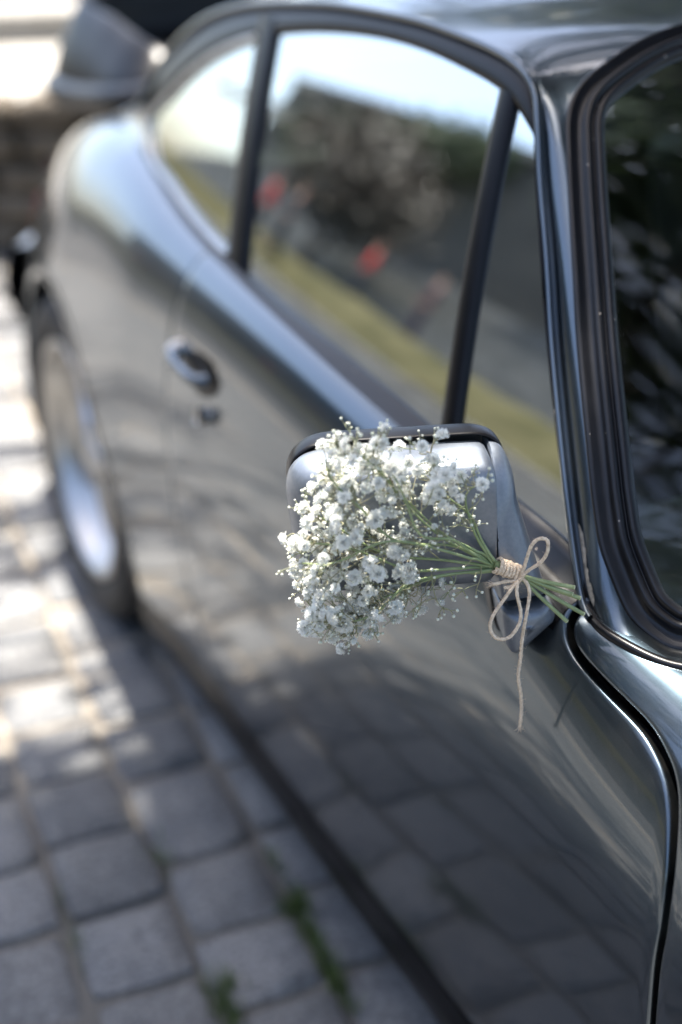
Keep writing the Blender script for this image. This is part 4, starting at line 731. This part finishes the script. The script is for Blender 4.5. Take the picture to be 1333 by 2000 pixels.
# ------------------------------------------------------------------ people across the street (seen mirrored in the glass)
def skinned(name, verts, edges, radii, mat, parent, sub=1):
    bm = bmesh.new(); sk = bm.verts.layers.skin.verify(); vs_ = [bm.verts.new(v) for v in verts]
    for i, (v, r) in enumerate(zip(vs_, radii)): v[sk].radius = (r, r) if not isinstance(r, tuple) else r; v[sk].use_root = (i == 0)
    for a, b in edges: bm.edges.new((vs_[a], vs_[b]))
    me = bpy.data.meshes.new(name); bm.to_mesh(me); bm.free(); me.materials.append(mat)
    o = bpy.data.objects.new(name, me); COL.objects.link(o); o.parent = parent
    mo = o.modifiers.new('skin', 'SKIN'); mo.use_smooth_shade = True; ms = o.modifiers.new('sub', 'SUBSURF'); ms.levels = sub; ms.render_levels = sub; return o
def cloth(name, c):
    return noisy(name, tuple(x*.8 for x in c), c, 25, .85)
SKIN = cloth('skin_tone', (.46, .28, .20))
def person(loc, rz, top, legs, label, sway=.0):
    p = empty('person', loc); p.rotation_euler = (0, 0, rz); tag(p, label, 'person', None)
    mt = cloth('jacket_cloth', top); ml = cloth('trouser_cloth', legs); mh = cloth('hair', (.04, .028, .02))
    # body: pelvis, spine, neck, head, arms with hands, legs with feet
    V = [(0, 0, .95), (0, -.01, 1.15), (0, 0, 1.38), (0, .01, 1.50), (0, .0, 1.60), (0, -.01, 1.70)]
    R = [(.13, .10), (.12, .09), (.15, .09), .05, .085, .075]; Ed = [(0, 1), (1, 2), (2, 3), (3, 4), (4, 5)]
    for s in (-1, 1):
        k = len(V); V += [(s*.18, 0, 1.40), (s*.24, .02+sway*s, 1.13), (s*.22, -.10+sway*s, .90), (s*.21, -.14+sway*s, .82)]; R += [.052, .042, .032, .035]; Ed += [(2, k), (k, k+1), (k+1, k+2), (k+2, k+3)]
        k = len(V); V += [(s*.10, 0, .88), (s*.11, -.01+sway*s, .50), (s*.12, .02+sway*1.6*s, .09), (s*.13, -.13+sway*1.6*s, .035)]; R += [.085, .055, .04, .035]; Ed += [(0, k), (k, k+1), (k+1, k+2), (k+2, k+3)]
    skinned('body', V, Ed, R, SKIN, p)
    J = [(0, -.005, .98), (0, -.01, 1.18), (0, 0, 1.40)]; RJ = [(.16, .125), (.145, .115), (.165, .11)]; EJ = [(0, 1), (1, 2)]
    for s in (-1, 1): k = len(J); J += [(s*.18, 0, 1.40), (s*.24, .02+sway*s, 1.13), (s*.222, -.08+sway*s, .94)]; RJ += [.068, .058, .048]; EJ += [(2, k), (k, k+1), (k+1, k+2)]
    skinned('jacket', J, EJ, RJ, mt, p)
    J = [(0, 0, .96)]; RJ = [(.15, .12)]; EJ = []
    for s in (-1, 1): k = len(J); J += [(s*.10, 0, .86), (s*.11, -.01+sway*s, .50), (s*.12, .02+sway*1.6*s, .11)]; RJ += [.10, .075, .062]; EJ += [(0, k), (k, k+1), (k+1, k+2)]
    skinned('trousers', J, EJ, RJ, ml, p)
    skinned('hair', [(0, .03, 1.62), (0, .02, 1.72)], [(0, 1)], [.085, .075], mh, p); return p
for a in PEOPLE: person(*a)

# ================================================================== DOOR MIRROR
MO = np.array([-.8, .62, 0.0]); MU = np.array([-.9497, .3134, 0]); MW = np.array([-.3134, -.9497, 0])
def mw(u, z, wv): return MO+np.multiply.outer(u, MU)+np.multiply.outer(np.asarray(z, float), np.array([0, 0, 1.0]))+np.multiply.outer(np.asarray(wv, float), MW)
def rounded(poly, n=96, rad=.03, k=10):
    poly = [np.array(p, float) for p in poly]; out = []
    m = len(poly)
    for i in range(m):
        p, a, b = poly[i], poly[i-1], poly[(i+1) % m]; r = rad[i] if isinstance(rad, (list, tuple)) else rad
        ra = min(r, .45*np.linalg.norm(a-p)); rb = min(r, .45*np.linalg.norm(b-p))
        A = p+(a-p)/np.linalg.norm(a-p)*ra; B = p+(b-p)/np.linalg.norm(b-p)*rb
        for t in np.linspace(0, 1, k): out.append((1-t)**2*A+2*t*(1-t)*p+t*t*B)
    out = np.array(out+[out[0]]); s = chord(out); t = np.linspace(0, s[-1], n+1)[:-1]
    return np.stack([np.interp(t, s, out[:, 0]), np.interp(t, s, out[:, 1])], 1)
def puffy(poly, rings, cap=True, centre=None, cap0=False, lean=None):
    c = poly.mean(0) if centre is None else np.array(centre); L = []
    for wv, k in rings: q = c+(poly-c)*k; L.append(mw(q[:, 0], q[:, 1], wv*(1 if lean is None or wv < 0 else lean(q[:, 1]))+0*q[:, 0]))
    P = np.stack(L, 0); v, f = grid(P, closed_v=True); v = list(map(tuple, v)); n = len(poly)
    if cap: v.append(tuple(mw(np.array([c[0]]), np.array([c[1]]), np.array([rings[-1][0]]))[0])); o = (len(rings)-1)*n; f += [(o+i, o+(i+1) % n, len(v)-1) for i in range(n)]
    if cap0: v.append(tuple(mw(np.array([c[0]]), np.array([c[1]]), np.array([rings[0][0]]))[0])); f += [((i+1) % n, i, len(v)-1) for i in range(n)]
    return pydata(v, f)
quad = rounded([(.190, .987), (.0075, .980), (.0075, .853), (.180, .857)], 120, [.042, .010, .012, .04])
shell = puffy(quad, [(-.004, .965), (.0, .985), (.004, .995), (.014, .993), (.025, .978), (.034, .950), (.0415, .905), (.0465, .84), (.0495, .74), (.0512, .62), (.0522, .45), (.0526, .25), (.0527, .1)], centre=(.0080, .924))
shell.set_sharp_from_angle(angle=math.radians(38)); mir = part('door_mirror', shell, 'mirror_paint'); mir['label'] = 'rectangular door mirror with black rim'
rimq = rounded([(.187, .9915), (-.013, .987), (-.004, .862), (.177, .864)], 120, [.046, .036, .03, .04])
part('mirror_rim', puffy(rimq, [(-.024, .93), (-.025, .985), (-.020, 1.004), (-.010, 1.008), (-.002, 1.004), (.0015, .994), (.0015, .98), (-.003, .965), (-.006, .95)], cap=False), 'trim', mir)
part('mirror_glass', puffy(rimq, [(-.021, .94), (-.0215, .5), (-.022, .1)]), 'chrome', mir)
fup = rounded([(.0068, .980), (-.005, .977), (-.0145, .958), (-.017, .932), (-.034, .873), (-.0455, .836), (.0, .831), (.0065, .857)], 110, [.003, .014, .02, .03, .05, .004, .005, .01])
ft = puffy(fup, [(-.020, .98), (.0, 1.0), (.012, .995), (.022, .975), (.031, .93), (.039, .86), (.0450, .75), (.0490, .60), (.0512, .4), (.0522, .2), (.0524, .02)], centre=(.0060, .905), cap=False, lean=lambda z: .62+(.975-z)/.14*.62); ft.set_sharp_from_angle(angle=math.radians(38)); part('mirror_foot', ft, 'mirror_paint', mir)
flo = rounded([(.0, .8275), (-.0455, .8325), (-.0535, .815), (-.012, .776), (-.006, .786)], 90, [.004, .005, .006, .008, .01])
part('mirror_base', puffy(flo, [(-.030, 1.0), (.020, 1.0), (.030, .985), (.036, .95), (.041, .86), (.044, .72), (.0462, .5), (.0472, .25), (.0475, .05)]), 'mirror_paint', mir)
part('mirror_gasket', puffy(flo, [(-.045, 1.10), (-.012, 1.11), (-.008, 1.07), (-.008, .9)]), 'rubber', mir)
part('foot_joint', puffy(rounded([(-.002, .834), (-.045, .838), (-.045, .829), (-.002, .825)], 60, .002), [(-.02, 1), (.024, .98), (.024, .5)]), 'rubber', mir)

# ================================================================== FLOWERS
def flower_mat():
    m, n, l, b = new_mat('white_petal'); out = n['Material Output']
    geo = n.new('ShaderNodeNewGeometry'); tx = n.new('ShaderNodeTexNoise'); tx.inputs['Scale'].default_value = 240; l.new(geo.outputs['Position'], tx.inputs['Vector'])
    rp = n.new('ShaderNodeValToRGB'); rp.color_ramp.elements[0].color = (.80, .82, .76, 1); rp.color_ramp.elements[1].color = (.92, .92, .90, 1); l.new(tx.outputs[0], rp.inputs[0])
    l.new(rp.outputs[0], b.inputs['Base Color']); setp(b, rough=.6, spec=.2)
    tr = n.new('ShaderNodeBsdfTranslucent'); tr.inputs[0].default_value = (.94, .94, .91, 1); mx = n.new('ShaderNodeMixShader'); mx.inputs[0].default_value = .55
    l.new(b.outputs[0], mx.inputs[1]); l.new(tr.outputs[0], mx.inputs[2]); l.new(mx.outputs[0], out.inputs[0]); return m
M['petal'] = flower_mat()
M['stem'] = noisy('green_stem', (.18, .235, .10), (.28, .33, .16), 60, .5, .1, 400, dist=.0005)
M['twig'] = noisy('pale_twig', (.20, .23, .12), (.30, .26, .17), 50, .6)
M['bud'] = noisy('cream_bud', (.52, .55, .42), (.72, .72, .62), 200, .6)
M['cut'] = noisy('cut_stem_end', (.42, .46, .26), (.55, .56, .36), 300, .7)
M['twine'] = noisy('jute_twine', (.52, .40, .275), (.82, .68, .52), 420, .9, .6, 1500, dist=.0006)
bq = empty('flower_bouquet', tuple(WRAP[0])); tag(bq, 'small bouquet of white baby\'s breath tied with twine to the door mirror', 'bouquet')
def blossom(seed, npet=64):
    r = np.random.default_rng(seed); mb = MB()
    for i in range(npet):
        k = i/npet; th = i*2.39996+r.normal(0, .25); inc = np.interp(k, [0, .35, .75, 1], [.12, .55, 1.15, 1.75])+r.normal(0, .12)   # angle from axis
        L = np.interp(k, [0, .5, 1], [.55, .85, 1.0])*r.uniform(.85, 1.12); wd = r.uniform(.34, .50)*L
        ax = np.array([math.sin(inc)*math.cos(th), math.sin(inc)*math.sin(th), math.cos(inc)]); sd = np.array([-math.sin(th), math.cos(th), 0]); nn = np.cross(ax, sd); sd = unit(sd*math.cos(r.normal(0, .5))+nn*math.sin(r.normal(0, .5))); nn = np.cross(ax, sd)
        base = ax*.08; cu = r.uniform(-.08, .22)
        mb.add([base, base+ax*L*.55+sd*wd*.75+nn*cu*.2, base+ax*L*.95+sd*wd*.85+nn*(cu+r.normal(0, .06)), base+ax*L*.86+nn*(cu*.9-.05), base+ax*L*(.97+r.normal(0, .04))-sd*wd*.85+nn*(cu+r.normal(0, .06)), base+ax*L*.55-sd*wd*.75+nn*cu*.2], [(0, 1, 2, 3), (0, 3, 4, 5)])
    # green calyx
    me = mb.mesh(); me.materials.append(M['petal']); return me
BM = [blossom(40+i) for i in range(6)]+[blossom(60+i, 40) for i in range(2)]
rb = np.random.default_rng(21); Bp = np.array(BLOSSOMS); tie = np.array(WRAP[0])
stem_curves = [curve(s, 26) for s in STEMS]
outdir = unit(np.array([-.40, -.78, .42]))   # the bunch faces forward and away from the car
for i, (x, y, z, R) in enumerate(BLOSSOMS):
    pos = np.array([x, y, z]); o = bpy.data.objects.new('blossom', BM[(i*5+int(rb.integers(0, 8))) % 8 if R < .0095 else i % 6]); COL.objects.link(o); o.parent = bq; o.matrix_parent_inverse = Matrix.Translation(-bq.location)
    d = unit(unit(pos-tie)*.5+outdir*rb.uniform(.1, .75)+rb.normal(0, .45, 3)); o.location = pos; o.scale = (R*1.22,)*3
    o.rotation_euler = (Vector(d).to_track_quat('Z', 'Y') @ Matrix.Rotation(rb.uniform(0, 6.28), 3, 'Z').to_quaternion()).to_euler()
# hidden second layer of blossoms behind the front ones
BACK = []
while len(BACK) < 140:
    j = int(rb.integers(0, len(Bp)))
    if Bp[j, 0] > -.875: continue
    q = Bp[j, :3]+np.array([rb.normal(0, .009), rb.uniform(-.014, .03), rb.normal(0, .009)])
    if q[1]+.33*(q[0]+.8) > .562: q[1] = .562-.33*(q[0]+.8)
    BACK.append(q)
for q in BACK:
    R = rb.uniform(.0042, .0075); o = bpy.data.objects.new('blossom', BM[int(rb.integers(0, 8))]); COL.objects.link(o); o.parent = bq; o.matrix_parent_inverse = Matrix.Translation(-bq.location)
    o.location = q; o.scale = (R,)*3; o.rotation_euler = Vector(unit(unit(q-tie)+outdir*.4+rb.normal(0, .5, 3))).to_track_quat('Z', 'Y').to_euler()
# main stems
for k, c in enumerate(stem_curves):
    c = c.copy(); off = np.array([0, 0, 1.0])*.0016*math.sin(k*2.4)+MW*.0018*math.cos(k*2.4); c[:4] += off
    part('stem', tube(c, np.linspace(.00150, .0007, len(c)), 7).mesh(), 'stem', bq)
for c in CUTS:
    cc = curve(c, 10); p0 = cc[0]+np.array([0, 0, .0012])*rb.normal(); cc[0] = p0
    s = part('cut_stem', tube(cc, np.linspace(.0017, .0020, 10), 8).mesh(), 'stem', bq)
    t = cc[-1]-cc[-2]; part('cut_end', tube([cc[-1]-t*.02, cc[-1]+unit(t)*.0006], .00205, 8).mesh(), 'cut', s)
    # the same stalk runs on inside the binding
part('stem', tube(curve([tie+(tie-np.array(WRAP[1]))*.1, .5*(tie+np.array(WRAP[1])), np.array(CUTS[0][0])], 8), .0040, 8).mesh(), 'stem', bq)
# branchlets: every blossom hangs on a thin twig that leaves a stem nearer the tie
tw = MB(); buds = MB(); allst = np.concatenate(stem_curves); sdist = np.linalg.norm(allst-tie, axis=1)
bs = bmesh.new(); bmesh.ops.create_icosphere(bs, subdivisions=1, radius=1); BV = np.array([v.co[:] for v in bs.verts]); BF = [tuple(v.index for v in f.verts) for f in bs.faces]; bs.free()
def bud(p, r, d=None): 
    s = np.array([1, 1, 1.0]); buds.add(np.asarray(p)+BV*r*rb.uniform(.9, 1.1, 3), BF)
def twig(p0, p1, r0=.00055, r1=.00035, sag=.003):
    m_ = .5*(p0+p1)+rb.normal(0, sag, 3); tube(curve([p0, m_, p1], 6), np.linspace(r0, r1, 6), 5, tw)
for pos in list(Bp[:, :3])+BACK:
    db = np.linalg.norm(pos-tie); d = np.linalg.norm(allst-pos, axis=1)+np.where(sdist > db-.012, .2, 0)
    j = int(np.argmin(d+rb.uniform(0, .006, len(d)))); root = allst[j]
    nodep = root*.42+pos*.58+rb.normal(0, .003, 3); twig(root, nodep, .00065, .0005); twig(nodep, pos, .00048, .0004, .0015); bud(nodep, .0008)
    for _ in range(int(rb.integers(1, 4))):
        dd = unit(unit(pos-root)+rb.normal(0, .75, 3)); L = rb.uniform(.008, .02); e = nodep+dd*L
        if e[1]+.33*(e[0]+.8) > .565: e[1] -= .012
        twig(nodep, e, .0004, .0003, .001); bud(e, rb.uniform(.0010, .0017))
        if rb.random() < .5:
            e2 = nodep+(e-nodep)*.55+unit(rb.normal(0, 1, 3)+dd)*.006; twig(nodep+(e-nodep)*.55, e2, .0003, .0003, .0005); bud(e2, rb.uniform(.0009, .0014))
# filler buds along the stems
for c in stem_curves:
    for _ in range(9):
        p0 = c[int(rb.integers(8, 26))]; dd = unit(unit(p0-tie)+rb.normal(0, .8, 3)); e = p0+dd*rb.uniform(.01, .024)
        if e[1]+.33*(e[0]+.8) > .565: e[1] -= .015
        twig(p0, e, .00045, .0003, .0012); bud(e, rb.uniform(.001, .0018))
        for _ in range(2):
            e2 = e+unit(rb.normal(0, 1, 3)+dd)*.007; twig(p0+(e-p0)*.7, e2, .0003, .0003, .0004); bud(e2, rb.uniform(.0009, .0015))
for s in SPRAYS:
    s = np.array(s); s += rb.normal(0, .0004, s.shape)
    c = curve(s, 10) if len(s) > 2 else np.stack([s[0]*(1-t)+s[1]*t for t in np.linspace(0, 1, 6)]); tube(c, np.linspace(.0006, .0004, len(c)), 5, tw); bud(s[-1], rb.uniform(.0014, .0019))
o = part('branchlets', tw.mesh(), 'twig', bq); o['kind'] = 'stuff'
o = part('buds', buds.mesh(), 'bud', bq); o['kind'] = 'stuff'
# ---- twine
def ply(path, r=.00092, off=.0008, turns=None, mb=None):
    path = np.asarray(path, float); s = chord(path); n = int(max(24, s[-1]/.0007)); c = curve(path, n); L = chord(c)
    T = unit(np.gradient(c, axis=0)); S = np.zeros_like(T); sv = unit(np.cross(T[0], np.array([.3, .2, .9])))
    for i in range(n): sv = sv-(sv@T[i])*T[i]; sv = unit(sv); S[i] = sv
    N = np.cross(T, S); mb = mb or MB(); a = L/.0058*2*math.pi; wob = 1+.12*np.sin(L*900+1.3)+.1*np.sin(L*2300)
    for ph in (0, 2.094, 4.189): tube(c+off*(np.cos(a+ph)[:, None]*S+np.sin(a+ph)[:, None]*N), r*wob, 6, mb)
    return mb, c, S, N
fz = MB()
def fuzz(c, k, L=.006):
    for _ in range(k):
        p = c[int(rb.integers(0, len(c)))]; d = unit(rb.normal(0, 1, 3)); e = p+d*rb.uniform(.3, 1)*L; m_ = .5*(p+e)+rb.normal(0, .0007, 3); tube(curve([p, m_, e], 5), np.linspace(.00010, .00005, 5), 3, fz, False)
names = {'upper_loop': 'twine_loop', 'lower_loop': 'twine_loop', 'tail': 'twine_tail', 'short_end': 'twine_end', 'short_end2': 'twine_end'}
wv = None
w0, w1 = np.array(WRAP[0]), np.array(WRAP[1]); ax = unit(w1-w0); s1 = unit(np.cross(ax, [0, 0, 1])); s2 = np.cross(ax, s1)
t = np.linspace(0, 1, 260); a = t*7.5*2*math.pi; rad = .0062+.0004*np.sin(a*.37)
hel = w0+np.outer(t, w1-w0)*1.0+rad[:, None]*(np.cos(a)[:, None]*s1+np.sin(a)[:, None]*s2)
mb, c, _, _ = ply(hel); wrap = part('twine_binding', mb.mesh(), 'twine', bq); fuzz(c, 60, .005)
for k, pth in TWINE.items():
    mb, c, _, _ = ply(pth); part(names[k], mb.mesh(), 'twine', wrap); fuzz(c, {'tail': 150}.get(k, 75))
    if k == 'tail':
        for _ in range(26): e = c[-1]+np.array([rb.normal(0, .0022), rb.normal(0, .002), -rb.uniform(.001, .006)]); tube([c[-3], .5*(c[-3]+e)+rb.normal(0, .0004, 3), e], [.00022, .00018, .00008], 4, fz, False)
    if k == 'short_end':
        for _ in range(30): e = c[-1]+unit(c[-1]-c[-8])*rb.uniform(.001, .006)+rb.normal(0, .0024, 3); tube([c[-4], .5*(c[-4]+e), e], [.0002, .00015, .00006], 4, fz, False)
# knot
kc = np.array(TWINE['tail'][0]); a = np.linspace(0, 2*math.pi, 30); kn = kc+np.outer(np.cos(a)*.0042, unit(np.array([.4, -.2, .8])))+np.outer(np.sin(a)*.0030, unit(np.array([-.6, -.75, 0.2])))
mb, c, _, _ = ply(kn); part('twine_knot', mb.mesh(), 'twine', wrap); fuzz(c, 25)
part('twine_fibres', fz.mesh(), 'twine', wrap)['kind'] = 'stuff'
